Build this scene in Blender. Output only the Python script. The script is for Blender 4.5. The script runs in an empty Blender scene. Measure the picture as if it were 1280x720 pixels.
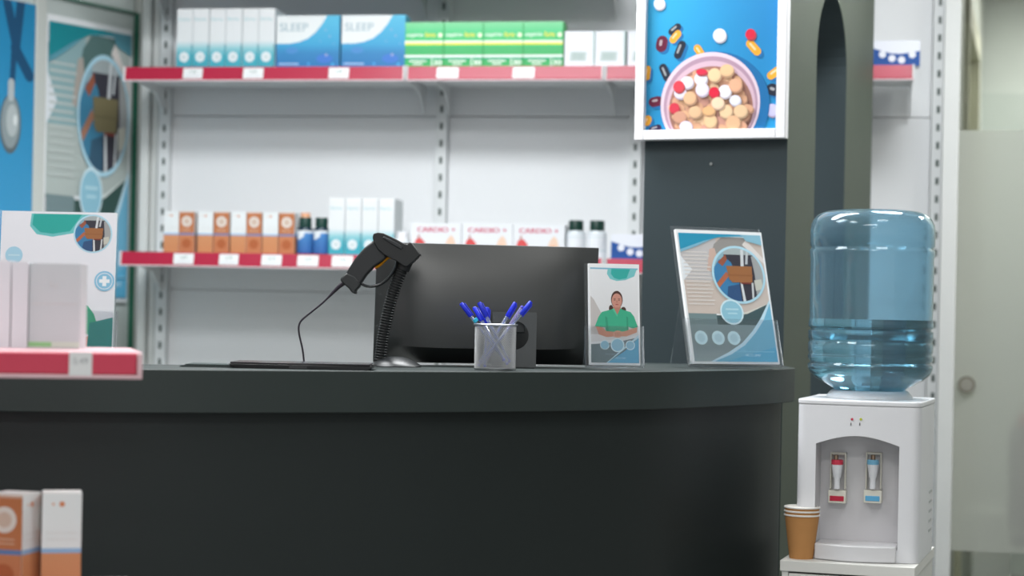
import bpy, math, random
from mathutils import Vector, Matrix
from mathutils.geometry import tessellate_polygon
random.seed(7)
S = bpy.context.scene
COL = S.collection
PI = math.pi
# ------------------------------------------------------------------ camera numbers
F = 2400.0; PPX = 640.0; PPY = 393.0; ROLL = math.radians(1.15); CZ = 1.22
CR, SR = math.cos(ROLL), math.sin(ROLL)

def ray(px, py):
    u = (px-PPX)/F; v = -(py-PPY)/F
    return Vector((u*CR - v*SR, 1.0, u*SR + v*CR))
def at(px, py, D):
    """world point seen at a pixel, D metres away"""
    r = ray(px, py); return Vector((r.x*D, D, CZ + r.z*D))
def onz(px, py_hint, D, z):
    p = at(px, py_hint, D); return Vector((p.x, D, z))

class Frame:
    """vertical plane; t runs right along it, s towards the viewer"""
    def __init__(s_, ox, oy, psi):
        s_.o = Vector((ox, oy, 0)); s_.psi = psi
        s_.a = Vector((math.cos(psi), -math.sin(psi), 0)); s_.n = Vector((-math.sin(psi), -math.cos(psi), 0))
    def tz(s_, px, py, s):
        r = ray(px, py); o = s_.o + s_.n*s
        # (r*D - o).n = 0
        D = o.dot(s_.n) / Vector((r.x, r.y, 0)).dot(s_.n)
        p = Vector((r.x*D, D, 0)); return (p-o).dot(s_.a), CZ + r.z*D
    def w(s_, t, s, z):
        p = s_.o + s_.a*t + s_.n*s; return Vector((p.x, p.y, z))

# ------------------------------------------------------------------ colour
def lin(c): return c/12.92 if c <= .04045 else ((c+.055)/1.055)**2.4
TONE = {}
def H(h):
    h = TONE.get(h, h); return tuple(lin(int(h[i:i+2], 16)/255) for i in (0, 2, 4)) + (1.0,)
def mix(a, b, t): return tuple(a[i]*(1-t)+b[i]*t for i in range(3)) + (1.0,)

# ------------------------------------------------------------------ materials
def mat(name, rough=.5, metal=0., spec=.5, trans=0., ior=1.45, coat=0., coat_rough=.1, vc=True, color=None, bump=0., bump_scale=200., alpha=1., var=0., vscale=6.):
    m = bpy.data.materials.new(name); m.use_nodes = True
    nt = m.node_tree; b = nt.nodes['Principled BSDF']
    b.inputs['Roughness'].default_value = rough; b.inputs['Metallic'].default_value = metal
    b.inputs['Specular IOR Level'].default_value = spec; b.inputs['Transmission Weight'].default_value = trans
    b.inputs['IOR'].default_value = ior; b.inputs['Coat Weight'].default_value = coat; b.inputs['Coat Roughness'].default_value = coat_rough
    b.inputs['Alpha'].default_value = alpha
    src = None
    if vc:
        a = nt.nodes.new('ShaderNodeAttribute'); a.attribute_name = 'Col'; src = a.outputs['Color']
    else:
        r = nt.nodes.new('ShaderNodeRGB'); r.outputs[0].default_value = color; src = r.outputs[0]
    if var > 0:
        n = nt.nodes.new('ShaderNodeTexNoise'); n.inputs['Scale'].default_value = vscale; n.inputs['Detail'].default_value = 4
        tc = nt.nodes.new('ShaderNodeTexCoord'); nt.links.new(tc.outputs['Object'], n.inputs['Vector'])
        mr = nt.nodes.new('ShaderNodeMapRange'); mr.inputs['To Min'].default_value = 1-var; mr.inputs['To Max'].default_value = 1+var
        nt.links.new(n.outputs['Fac'], mr.inputs['Value'])
        mx = nt.nodes.new('ShaderNodeVectorMath'); mx.operation = 'SCALE'
        nt.links.new(src, mx.inputs[0]); nt.links.new(mr.outputs[0], mx.inputs['Scale']); src = mx.outputs[0]
    nt.links.new(src, b.inputs['Base Color'])
    if bump > 0:
        n = nt.nodes.new('ShaderNodeTexNoise'); n.inputs['Scale'].default_value = bump_scale
        tc = nt.nodes.new('ShaderNodeTexCoord'); nt.links.new(tc.outputs['Object'], n.inputs['Vector'])
        bp = nt.nodes.new('ShaderNodeBump'); bp.inputs['Strength'].default_value = bump; bp.inputs['Distance'].default_value = .001
        nt.links.new(n.outputs['Fac'], bp.inputs['Height']); nt.links.new(bp.outputs[0], b.inputs['Normal'])
    return m
M = dict(
    print_=mat('printed_card', .42, spec=.4),
    paper=mat('coated_paper', .35, spec=.45),
    paint=mat('painted_surface', .55, spec=.35, bump=.15, bump_scale=350, var=.04),
    lacq=mat('dark_lacquer', .48, spec=.35, bump=.1, bump_scale=300, var=.05),
    plastic=mat('plastic', .35, spec=.5),
    gloss=mat('gloss_plastic', .16, spec=.5),
    rail=mat('price_rail', .42, spec=.4, coat=.2, coat_rough=.25),
    matte=mat('matte', .8, spec=.2),
    rubber=mat('black_plastic', .42, spec=.45, bump=.2, bump_scale=900),
    metal=mat('metal', .32, metal=1.),
    silver=mat('silver_wire', .4, metal=.5),
    satin=mat('satin_black', .36, spec=.9),
    kraft=mat('kraft_paper', .75, spec=.2, var=.06, vscale=40),
    acrylic=mat('clear_acrylic', .05, trans=.98, ior=1.2, vc=False, color=(.955, .97, .985, 1)),
    barrel=mat('clear_barrel', .08, trans=.75, ior=1.2),
    bottle=mat('blue_polycarbonate', .04, trans=.93, ior=1.36, vc=False, color=(.53, .75, .86, 1)),
    water=mat('water', .0, trans=1., ior=1.33, vc=False, color=(.66, .84, .88, 1)),
    wood=mat('white_laminate', .5, spec=.35, var=.03, vscale=15),
)
def frosted():
    m = bpy.data.materials.new('frosted_film'); m.use_nodes = True; nt = m.node_tree; nt.nodes.clear()
    o = nt.nodes.new('ShaderNodeOutputMaterial'); a = nt.nodes.new('ShaderNodeBsdfTranslucent'); a.inputs[0].default_value = (.78, .80, .75, 1)
    r = nt.nodes.new('ShaderNodeBsdfRefraction'); r.inputs['Color'].default_value = (.93, .95, .90, 1); r.inputs['Roughness'].default_value = .55; r.inputs['IOR'].default_value = 1.1
    d = nt.nodes.new('ShaderNodeBsdfDiffuse'); d.inputs[0].default_value = (.60, .62, .58, 1)
    m1 = nt.nodes.new('ShaderNodeMixShader'); m1.inputs[0].default_value = .35; m2 = nt.nodes.new('ShaderNodeMixShader'); m2.inputs[0].default_value = .45
    nt.links.new(r.outputs[0], m1.inputs[1]); nt.links.new(a.outputs[0], m1.inputs[2])
    nt.links.new(m1.outputs[0], m2.inputs[1]); nt.links.new(d.outputs[0], m2.inputs[2]); nt.links.new(m2.outputs[0], o.inputs[0])
    return m
M['frost'] = frosted()
M['glass'] = mat('clear_glass', .0, trans=1., ior=1.05, vc=False, color=(.95, .97, .95, 1))
def emis(name, col, st):
    m = bpy.data.materials.new(name); m.use_nodes = True; nt = m.node_tree; nt.nodes.clear()
    o = nt.nodes.new('ShaderNodeOutputMaterial'); e = nt.nodes.new('ShaderNodeEmission')
    e.inputs[0].default_value = col; e.inputs[1].default_value = st; nt.links.new(e.outputs[0], o.inputs[0]); return m

# ------------------------------------------------------------------ mesh builder
WHITE = (.8, .8, .8, 1)
class MB:
    def __init__(s): s.v = []; s.f = []; s.c = []; s.m = []
    def add(s, verts, faces, col=WHITE, m=0, cols=None):
        b = len(s.v); s.v += [tuple(p) for p in verts]
        for f in faces:
            s.f.append([b+i for i in f]); s.m.append(m)
            s.c.append([cols[i] for i in f] if cols else [col]*len(f))
        return s
    def box(s, x0, x1, y0, y1, z0, z1, col=WHITE, m=0):
        v = [(x0,y0,z0),(x1,y0,z0),(x1,y1,z0),(x0,y1,z0),(x0,y0,z1),(x1,y0,z1),(x1,y1,z1),(x0,y1,z1)]
        return s.add(v, [(0,3,2,1),(4,5,6,7),(0,1,5,4),(1,2,6,5),(2,3,7,6),(3,0,4,7)], col, m)
    def lathe(s, prof, seg=48, o=(0,0,0), col=WHITE, m=0, cols=None, closed=False, a0=0):
        n = len(prof); v = []; vc = []
        for i, (r, z) in enumerate(prof):
            for k in range(seg):
                a = 2*PI*k/seg + a0; v.append((o[0]+r*math.cos(a), o[1]+r*math.sin(a), o[2]+z)); vc.append(cols[i] if cols else col)
        fs = []
        for i in range(n-1 if not closed else n):
            j = (i+1) % n
            for k in range(seg):
                l = (k+1) % seg; fs.append((i*seg+k, i*seg+l, j*seg+l, j*seg+k))
        if not closed:
            if prof[0][0] > 1e-6: fs.append(tuple(range(seg-1, -1, -1)))
            if prof[-1][0] > 1e-6: fs.append(tuple((n-1)*seg+k for k in range(seg)))
        return s.add(v, fs, m=m, cols=vc)
    def tube(s, path, rad, seg=12, col=WHITE, m=0, caps=True, flat=None):
        path = [Vector(p) for p in path]; n = len(path)
        if not isinstance(rad, (list, tuple)): rad = [rad]*n
        v = []; up = None
        for i, p in enumerate(path):
            d = (path[min(i+1, n-1)] - path[max(i-1, 0)]).normalized()
            if up is None: up = Vector((0,1,0)) if abs(d.y) < .9 else Vector((1,0,0))
            x = d.cross(up).normalized(); y = x.cross(d).normalized(); up = y
            for k in range(seg):
                a = 2*PI*k/seg; v.append(p + x*(math.cos(a)*rad[i]) + y*(math.sin(a)*rad[i]*(flat or 1)))
        fs = []
        for i in range(n-1):
            for k in range(seg):
                l = (k+1) % seg; fs.append((i*seg+k, i*seg+l, (i+1)*seg+l, (i+1)*seg+k))
        if caps: fs.append(tuple(range(seg-1, -1, -1))); fs.append(tuple((n-1)*seg+k for k in range(seg)))
        return s.add(v, fs, col, m)
    def prism(s, pts, y0, y1, col=WHITE, m=0, axis='y'):
        """pts in (x,z) extruded along y, or (x,y) extruded along z"""
        n = len(pts)
        area = sum(pts[i][0]*pts[(i+1) % n][1]-pts[(i+1) % n][0]*pts[i][1] for i in range(n))
        if area < 0: pts = pts[::-1]
        if axis == 'y': v = [(x, y0, z) for x, z in pts] + [(x, y1, z) for x, z in pts]
        else: v = [(x, y, y1) for x, y in pts] + [(x, y, y0) for x, y in pts]
        fs = [tuple(range(n)), tuple(range(2*n-1, n-1, -1))]
        for i in range(n):
            j = (i+1) % n; fs.append((i, n+i, n+j, j))
        return s.add(v, fs, col, m)
    def ball(s, c, r, seg=16, rings=8, col=WHITE, m=0, sc=(1,1,1)):
        prof = [(max(1e-7, r*math.sin(PI*i/rings)), -r*math.cos(PI*i/rings)) for i in range(rings+1)]
        v = []; fs = []
        for (q, z) in prof:
            for k in range(seg):
                a = 2*PI*k/seg; v.append((c[0]+q*math.cos(a)*sc[0], c[1]+q*math.sin(a)*sc[1], c[2]+z*sc[2]))
        for i in range(rings):
            for k in range(seg):
                l = (k+1) % seg; fs.append((i*seg+k, i*seg+l, (i+1)*seg+l, (i+1)*seg+k))
        return s.add(v, fs, col, m)
    def art(s, A, o=(0,0,0), U=(1,0,0), V=(0,0,1), N=(0,-1,0), step=.0001, base=.0003, m=0, fn=None):
        o, U, V, N = Vector(o), Vector(U), Vector(V), Vector(N)
        k = 0
        for pts, tris, cols in A.items:
            k += 1; off = base + step*k
            def P(p):
                q = fn(p[0], p[1], off) if fn else o + U*p[0] + V*p[1] + N*off
                return q
            s.add([P(p) for p in pts], tris, m=m, cols=cols)
        return s

def finish(o, name, parent, label):
    o.name = name
    if parent: o.parent = parent
    if label: o['label'] = label
def build(name, mb, mats, parent=None, loc=None, rotz=0., smooth=False, bevel=0., label=None, seg=2, mods=None, sharp=35):
    me = bpy.data.meshes.new(name); me.from_pydata(mb.v, [], mb.f); me.validate(clean_customdata=False)
    at_ = me.color_attributes.new('Col', 'FLOAT_COLOR', 'CORNER')
    if len(me.polygons) == len(mb.f):
        flat = []
        for cc in mb.c:
            for c in cc: flat += list(c[:3]) + [1.0]
        at_.data.foreach_set('color', flat)
    else:
        print('WARN face mismatch', name, len(me.polygons), len(mb.f))
    if not isinstance(mats, (list, tuple)): mats = [mats]
    for m_ in mats: me.materials.append(m_)
    for p, k in zip(me.polygons, mb.m): p.material_index = k
    if smooth:
        for p in me.polygons: p.use_smooth = True
        me.set_sharp_from_angle(angle=math.radians(sharp))
    me.update()
    o = bpy.data.objects.new(name, me); COL.objects.link(o)
    if loc is not None: o.location = loc
    o.rotation_euler.z = rotz
    if bevel > 0:
        b = o.modifiers.new('bevel', 'BEVEL'); b.width = bevel; b.segments = seg; b.limit_method = 'ANGLE'; b.angle_limit = math.radians(30)
        b.harden_normals = False
        for p in me.polygons: p.use_smooth = True
        me.set_sharp_from_angle(angle=math.radians(50))
    if parent: o.parent = parent
    if label: o['label'] = label
    return o
def tag(o, label, cat, group=None):
    o['label'] = label; o['category'] = cat
    if group: o['group'] = group
    return o
def thing(name, label, cat, loc=(0,0,0), rotz=0., group=None):
    o = bpy.data.objects.new(name, None); COL.objects.link(o); o.location = loc; o.rotation_euler.z = rotz
    o.empty_display_size = .05
    return tag(o, label, cat, group)
def struct(name, mb, m, **k):
    o = build(name, mb, m, **k); o['kind'] = 'structure'; return o
def dup(root, loc, rotz=None, label=None):
    r = root.copy(); COL.objects.link(r); r.location = loc
    if rotz is not None: r.rotation_euler.z = rotz
    if label: r['label'] = label
    for ch in list(root.children):
        c = ch.copy(); COL.objects.link(c); c.parent = r
        for g in list(ch.children):
            d = g.copy(); COL.objects.link(d); d.parent = c
    return r

# ------------------------------------------------------------------ flat artwork
def clip_poly(pts, inside, cut):
    out = []
    for i in range(len(pts)):
        a, b = pts[i-1], pts[i]; ia, ib = inside(a), inside(b)
        if ia != ib: out.append(cut(a, b))
        if ib: out.append(b)
    return out
def clip_convex(pts, hull):
    for i in range(len(hull)):
        (x0, y0), (x1, y1) = hull[i], hull[(i+1) % len(hull)]
        sd = lambda p: (x1-x0)*(p[1]-y0)-(y1-y0)*(p[0]-x0)
        def cut(a, b):
            sa, sb = sd(a), sd(b); t = sa/(sa-sb); return (a[0]+(b[0]-a[0])*t, a[1]+(b[1]-a[1])*t)
        pts = clip_poly(pts, lambda p: sd(p) >= 0, cut)
        if len(pts) < 3: return []
    return pts
def ell(cx, cy, rx, ry=None, ang=0, n=28):
    ry = rx if ry is None else ry; ca, sa = math.cos(ang), math.sin(ang)
    return [(cx+rx*math.cos(2*PI*k/n)*ca-ry*math.sin(2*PI*k/n)*sa, cy+rx*math.cos(2*PI*k/n)*sa+ry*math.sin(2*PI*k/n)*ca) for k in range(n)]
def capsule(cx, cy, L, r, ang, n=8):
    p = []
    for k in range(n+1): a = -PI/2+PI*k/n; p.append((L/2+r*math.cos(a), r*math.sin(a)))
    for k in range(n+1): a = PI/2+PI*k/n; p.append((-L/2+r*math.cos(a), r*math.sin(a)))
    ca, sa = math.cos(ang), math.sin(ang)
    return [(cx+x*ca-y*sa, cy+x*sa+y*ca) for x, y in p]
_txt = {}
def text_mesh(body):
    if body in _txt: return _txt[body]
    cu = bpy.data.curves.new('t', 'FONT'); cu.body = body; cu.size = 1; cu.resolution_u = 3
    o = bpy.data.objects.new('t', cu); COL.objects.link(o)
    dg = bpy.context.evaluated_depsgraph_get()
    me = bpy.data.meshes.new_from_object(o.evaluated_get(dg))
    me.calc_loop_triangles()
    v = [(p.co.x, p.co.y) for p in me.vertices]; t = [tuple(x.vertices) for x in me.loop_triangles]
    bpy.data.objects.remove(o); bpy.data.curves.remove(cu); bpy.data.meshes.remove(me)
    _txt[body] = (v, t); return _txt[body]
class Art:
    def __init__(s, w, h): s.w, s.h = w, h; s.items = []; s.page = [(0,0),(w,0),(w,h),(0,h)]
    def poly(s, pts, col, hull=None, unit=True):
        if unit: pts = [(x*s.w, y*s.h) for x, y in pts]
        n = len(pts); 
        if sum(pts[i][0]*pts[(i+1) % n][1]-pts[(i+1) % n][0]*pts[i][1] for i in range(n)) < 0: pts = pts[::-1]
        pts = clip_convex(pts, s.page)
        if hull and pts: pts = clip_convex(pts, hull)
        # drop duplicate neighbours
        q = []
        for p in pts:
            if not q or (abs(p[0]-q[-1][0])+abs(p[1]-q[-1][1])) > 1e-7: q.append(p)
        pts = q
        if len(pts) < 3: return s
        tris = tessellate_polygon([[Vector((p[0], p[1], 0)) for p in pts]])
        out = []
        for t in tris:
            a, b, c = (pts[i] for i in t)
            ar = (b[0]-a[0])*(c[1]-a[1])-(b[1]-a[1])*(c[0]-a[0])
            if abs(ar) < 1e-12: continue
            out.append(t if ar > 0 else (t[0], t[2], t[1]))
        cols = [col(p[0]/s.w, p[1]/s.h) for p in pts] if callable(col) else [col]*len(pts)
        s.items.append((pts, out, cols)); return s
    def rect(s, x0, y0, x1, y1, col, hull=None): return s.poly([(x0,y0),(x1,y0),(x1,y1),(x0,y1)], col, hull)
    def grad(s, stops, x0=0, x1=1, hull=None, steps=5):
        """stops [(v, colour)] rising: vertical printed gradient"""
        pts = []; cols = []; tris = []
        for v, c in stops: pts += [(x0*s.w, v*s.h), (x1*s.w, v*s.h)]; cols += [c, c]
        for i in range(len(stops)-1): k = 2*i; tris += [(k, k+1, k+3), (k, k+3, k+2)]
        s.items.append((pts, tris, cols)); return s
    def circ(s, u, v, r, col, n=28, hull=None, ry=None, ang=0):
        """centre in page units, radius in metres"""
        return s.poly(ell(u*s.w, v*s.h, r, ry, ang, n), col, hull, unit=False)
    def text(s, body, u, v, hgt, col, width=None, align='l', fat=0):
        V_, T_ = text_mesh(body)
        if not V_: return s
        x0 = min(p[0] for p in V_); x1 = max(p[0] for p in V_); y0 = min(p[1] for p in V_); y1 = max(p[1] for p in V_)
        sy = hgt/(y1-y0); sx = (width/(x1-x0)) if width else sy
        W = (x1-x0)*sx; ox = u*s.w - (W/2 if align == 'c' else 0)
        for d in ([0] if not fat else [-fat, 0, fat]):
            s.items.append(([(ox+d+(x-x0)*sx, v*s.h+(y-y0)*sy) for x, y in V_], T_, [col]*len(V_)))
        return s

def photo_circle(A, u, v, r, q_=1.):
    """round picture of two people handing over a cardboard box"""
    A.circ(u, v, r*1.09, H('b4dcec'), 40, ry=r*1.09*q_)
    hull = ell(u*A.w, v*A.h, r, r*q_, n=40); cx, cy = u*A.w, v*A.h
    def q(pts, c): A.poly([(cx+x*r, cy+y*r*q_) for x, y in pts], c, hull, unit=False)
    q([(-1,-1),(1,-1),(1,1),(-1,1)], H('3c3a44'))
    q([(-.6,.75),(.9,.75),(.9,1),(-.6,1)], H('a9b3b5')); q([(-1,.2),(-.55,.3),(-.5,1),(-1,1)], H('8fb4c2'))
    q([(-1,-1),(.0,-1),(-.02,-.3),(-.25,.45),(-.45,.62),(-.75,.55),(-1,.2)], H('3f7fae'))
    q([(-.62,-1),(.0,-1),(-.02,-.35),(-.5,-.45)], H('34547f'))
    q([(-.8,.45),(-.45,.75),(-.4,.55),(-.62,.3)], H('9c5a44'))
    q([(-.95,-.35),(-.5,.1),(-.4,-.05),(-.85,-.5)], H('b5694a'))
    q([(.12,.3),(.2,.95),(.32,.95),(.25,.3)], H('d5d9dc')); q([(.32,.4),(.42,.9),(.5,.85),(.42,.4)], H('c3c8cc'))
    q([(.62,-1),(1,-1),(1,.8),(.6,.7),(.66,.0)], H('a4a6a6')); q([(.62,-.6),(.95,-.5),(.9,-.15),(.6,-.2)], H('c8c8bd'))
    q([(.05,-1),(.16,-1),(.1,-.2),(.02,-.2)], H('d8dcdf')); q([(.42,-1),(.5,-1),(.56,-.3),(.48,-.3)], H('cfd2d4'))
    q([(.05,-.35),(.45,-.35),(.5,-.1),(.0,-.1)], H('7c3b34'))
    q([(-.42,-.18),(-.3,-.3),(.52,-.28),(.58,.32),(-.48,.32)], H('a06a42'))
    q([(-.42,-.05),(.57,-.05),(.57,-.0),(-.44,.0)], H('94603b'))

def leaflet_circle(w, h):
    A = Art(w, h); q_ = h*.71/w; A.rect(0, 0, 1, 1, H('f2f4f6'))
    A.poly([(.02,.36),(.02,.9),(.2,.955),(.98,.955),(.98,.42),(.7,.385)], H('cdbfb6'))
    A.poly([(.02,.62),(.02,.9),(.2,.955),(.45,.955),(.4,.62)], H('c6c3c4'))
    A.poly([(.33,.75),(.42,.9),(.52,.955),(.8,.955),(.85,.85),(.8,.62),(.5,.6)], H('9a9794'))
    A.poly([(.8,.94),(.98,.8),(.98,.76),(.75,.9)], H('e3dcd8')); A.poly([(.02,.62),(.13,.7),(.02,.8)], H('e6ebf0'))
    A.poly([(.30,.70),(.36,.86),(.42,.87),(.44,.8),(.38,.68)], H('d0b3a6'))
    for k in range(15):
        y = .83-k*.028; A.rect(.04, y, .33+.02*math.sin(k*2), y+.008, H('dcd6d2'))
    A.poly([(.02,.36),(.5,.36),(.7,.39),(.98,.46),(.98,.40),(.5,.33)], H('d9d6cc'))
    A.poly([(.02,.37)]+[(.02+.5*t, .37-.012*math.sin(t*PI/2)) for t in (.3,.6,1.)]+[(.7,.375),(.98,.46),(.98,.28),(.02,.28)], H('43585b'))
    A.grad([(.015, H('93a3a7')), (.12, H('7c8c90')), (.29, H('83969a'))], .02, .98)
    A.poly([(.02,.29),(.34,.29),(.34,.37),(.02,.372)], H('74898c'))
    curve = [(.24,.015),(.45,.07),(.62,.14),(.76,.23),(.88,.33),(.98,.46)]
    A.poly([(.20,.015),(.42,.085),(.59,.155),(.73,.245),(.85,.345),(.98,.485)]+[(.98,.015)], H('c4e2ef'))
    A.poly(curve+[(.98,.015)], H('74b6d3')); A.poly([(.5,.04),(.98,.13),(.98,.015),(.35,.015)], H('5fb0d4'))
    A.poly([(.02,.97),(.02,.83),(.2,.875),(.45,.95),(.7,.96),(.98,.955),(.98,.975)], H('7fb7cf'))
    A.poly([(.02,.975),(.02,.85),(.12,.875),(.3,.92),(.5,.955),(.75,.97),(.75,.978)], H('2c97bb'))
    A.poly([(.75,.978),(.8,.93),(.98,.90),(.98,.978)], H('8dc0d4'))
    photo_circle(A, .66, .67, .285*w, q_)
    A.circ(.52, .385, .135*w, H('d5ebf3'), ry=.135*w*q_); A.circ(.52, .385, .118*w, H('90c3d6'), ry=.118*w*q_)
    A.rect(.45, .40, .60, .412, H('b6dae6')); A.rect(.47, .37, .58, .38, H('b6dae6'))
    for u in (.125, .32, .5): A.circ(u, .19, .073*w, H('c0dbe4')); A.circ(u, .19, .045*w, H('aecdd8'))
    A.text('+80.721.0987', .6, .055, .017*h, H('c9e6f2')); A.rect(.5, .088, .95, .093, H('8cc8e0'))
    return A

def nurse(A, u, v, k):
    """woman in green scrubs with folded hands; u,v = chin, k = scale in metres"""
    cx, cy = u*A.w, v*A.h
    Y_ = lambda y: y if y > 0 else y*.72
    def q(pts, c, hull=None): A.poly([(cx+x*k, cy+Y_(y)*k) for x, y in pts], c, hull, unit=False)
    def e(x, y, rx, ry, c, a=0): A.poly(ell(cx+x*k, cy+Y_(y)*k, rx*k, ry*k, a), c, unit=False)
    e(0, .32, .27, .40, H('4a3029')); e(-.27, -.12, .1, .16, H('4a3029')); e(.3, -.2, .12, .14, H('4a3029'))
    q([(-.16,.1),(.16,.1),(.2,-.42),(-.2,-.42)], H('b98070'))
    e(0, .27, .235, .33, H('cd9484')); q([(-.22,.42),(-.1,.6),(.1,.6),(.22,.42),(.15,.66),(-.15,.66)], H('4a3029'))
    for s in (-1, 1): e(s*.1, .3, .045, .018, H('4b2f28')); e(s*.1, .36, .06, .013, H('6d473c'))
    q([(-.02,.3),(.02,.3),(.035,.19),(-.035,.19)], H('bb8071')); e(0, .1, .075, .022, H('a85450'))
    q([(-.25,-.18),(-.15,-.1),(.0,-.5),(.15,-.1),(.25,-.18),(.62,-.32),(.78,-.6),(.95,-1.25),(.72,-1.35),(.5,-1.25),(.45,-1.7),(-.5,-1.75),(-.55,-1.3),(-.78,-1.3),(-1.02,-1.25),(-.85,-.65),(-.7,-.35)], H('3fae8a'))
    q([(-.15,-.1),(.0,-.55),(.15,-.1),(.08,-.05),(-.08,-.05)], H('b98070'))
    q([(-.55,-.6),(-.45,-.7),(-.38,-1.6),(-.5,-1.7)], H('35997a')); q([(.42,-.6),(.5,-.65),(.52,-1.5),(.44,-1.6)], H('35997a'))
    q([(-.22,-.15),(.0,-.62),(.03,-.55),(-.14,-.1)], H('5cc3a0'))
    q([(-.98,-1.26),(-.68,-1.32),(-.5,-1.55),(.05,-1.6),(.1,-1.85),(-.5,-1.92),(-.85,-1.75)], H('c98a74'))
    q([(.92,-1.28),(.7,-1.36),(.3,-1.55),(-.05,-1.6),(-.02,-1.85),(.4,-1.86),(.9,-1.6)], H('cf937c'))
    e(.02, -1.72, .22, .16, H('d49c86'), .1)
    for i in range(4): q([(-.12+.08*i,-1.62),(-.08+.08*i,-1.6),(-.06+.08*i,-1.84),(-.1+.08*i,-1.85)], H('b87d69'))

def leaflet_nurse(w, h):
    A = Art(w, h); A.rect(0, 0, 1, 1, H('f0f2f5'))
    A.grad([(.2, H('d5d3d4')), (.5, H('e0e1e4')), (.9, H('e9ebef')), (.955, H('e9ebef'))], .03, .97)
    A.poly([(.03,.3),(.03,.68),(.1,.64),(.25,.5),(.4,.3)], H('c3bfbe'))
    A.rect(.03, .945, .97, .96, H('86bdd8'))
    A.poly([(.38,.952),(.36,.9),(.42,.85),(.55,.83),(.72,.84),(.9,.88),(.95,.952)], H('7cc8cc'))
    A.poly([(.45,.952),(.44,.9),(.5,.86),(.6,.845),(.75,.86),(.82,.952)], H('36ada6'))
    nurse(A, .55, .575, .43*w)
    A.poly([(.03,.22),(.45,.25),(.97,.30),(.97,.25),(.5,.2),(.03,.1)], H('dfe1e4'))
    A.poly([(.03,.2),(.5,.22),(.97,.275),(.97,.02),(.03,.02)], H('66787f'))
    A.poly([(.35,.02),(.7,.14),(.97,.27),(.97,.02)], H('5fa8cd')); A.poly([(.33,.02),(.35,.02),(.97,.27),(.97,.30)], H('bcdcea'))
    for u, r in ((.3, .085), (.55, .125), (.8, .085)): A.circ(u, .195, r*w*1.1, H('d3e8f0')); A.circ(u, .195, r*w*.92, H('8fbfd6'))
    A.text('HEALTH CARE', .3, .1, .011*h, H('9ab0b8')); A.text('+80.721.0987', .5, .06, .014*h, H('c4e2f0'))
    return A

def leaflet_plus(w, h):
    A = Art(w, h); A.rect(0, 0, 1, 1, H('e9ebf2'))
    A.poly([(.26,.985),(.25,.9),(.31,.845),(.45,.83),(.62,.855),(.78,.9),(.8,.985)], H('6cc3c4'))
    A.poly([(.28,.985),(.27,.91),(.34,.86),(.45,.85),(.6,.87),(.7,.985)], H('2fa9a0'))
    photo_circle(A, .80, .855, .155*w)
    A.circ(.12, .70, .075*w, H('a8d3e8')); A.rect(.07, .695, .17, .705, H('c5e2f0'))
    A.circ(.915, .535, .088*w, H('8cc4e2')); A.circ(.915, .535, .072*w, H('e9ebf2')); A.circ(.915, .535, .066*w, H('8cc4e2'))
    c = (.915, .535); a, b = .045, .014
    A.rect(c[0]-a, c[1]-.012, c[0]+a, c[1]+.012, H('f2f6fa')); A.rect(c[0]-.017, c[1]-.034, c[0]+.017, c[1]+.034, H('f2f6fa'))
    nurse(A, .56, .43, .35*w)
    A.poly([(.78,.05),(1,.05),(1,.29),(.80,.25)], H('2f8f8c')); A.poly([(.0,.1),(.3,.03),(1,.06),(1,0),(0,0)], H('66787f'))
    return A

# ------------------------------------------------------------------ the setting
WF = Frame(-.25, 6.7, math.radians(10))        # shelving wall
PF = Frame(.687, 4.85, math.radians(21))        # partition wall, t=0 at its near right corner
def wt(px, s=0., py=250): return WF.tz(px, py, s)[0]

m = MB(); m.box(-6, 6, -4, 12, -.05, 0, H('8d8f8c')); struct('floor', m, M['paint'])
m = MB(); m.box(-6, 6, -4, 12, 2.9, 2.95, H('e6e6e4')); struct('ceiling', m, M['paint'])
t0, t3 = wt(192), wt(1174)
m = MB(); m.box(t0+.05, t3+.03, .06, .16, 0, 2.9, H('d4d7d8')); struct('wall_back', m, M['paint'], loc=(WF.o.x, WF.o.y, 0), rotz=-WF.psi)
m = MB(); m.box(-6.1, -6, -4, 12, 0, 2.9, H('c8cbcc')); struct('wall_left', m, M['paint'])
m = MB(); m.box(6, 6.1, -4, 12, 0, 2.9, H('c8cbc4')); struct('wall_right', m, M['paint'])

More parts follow.
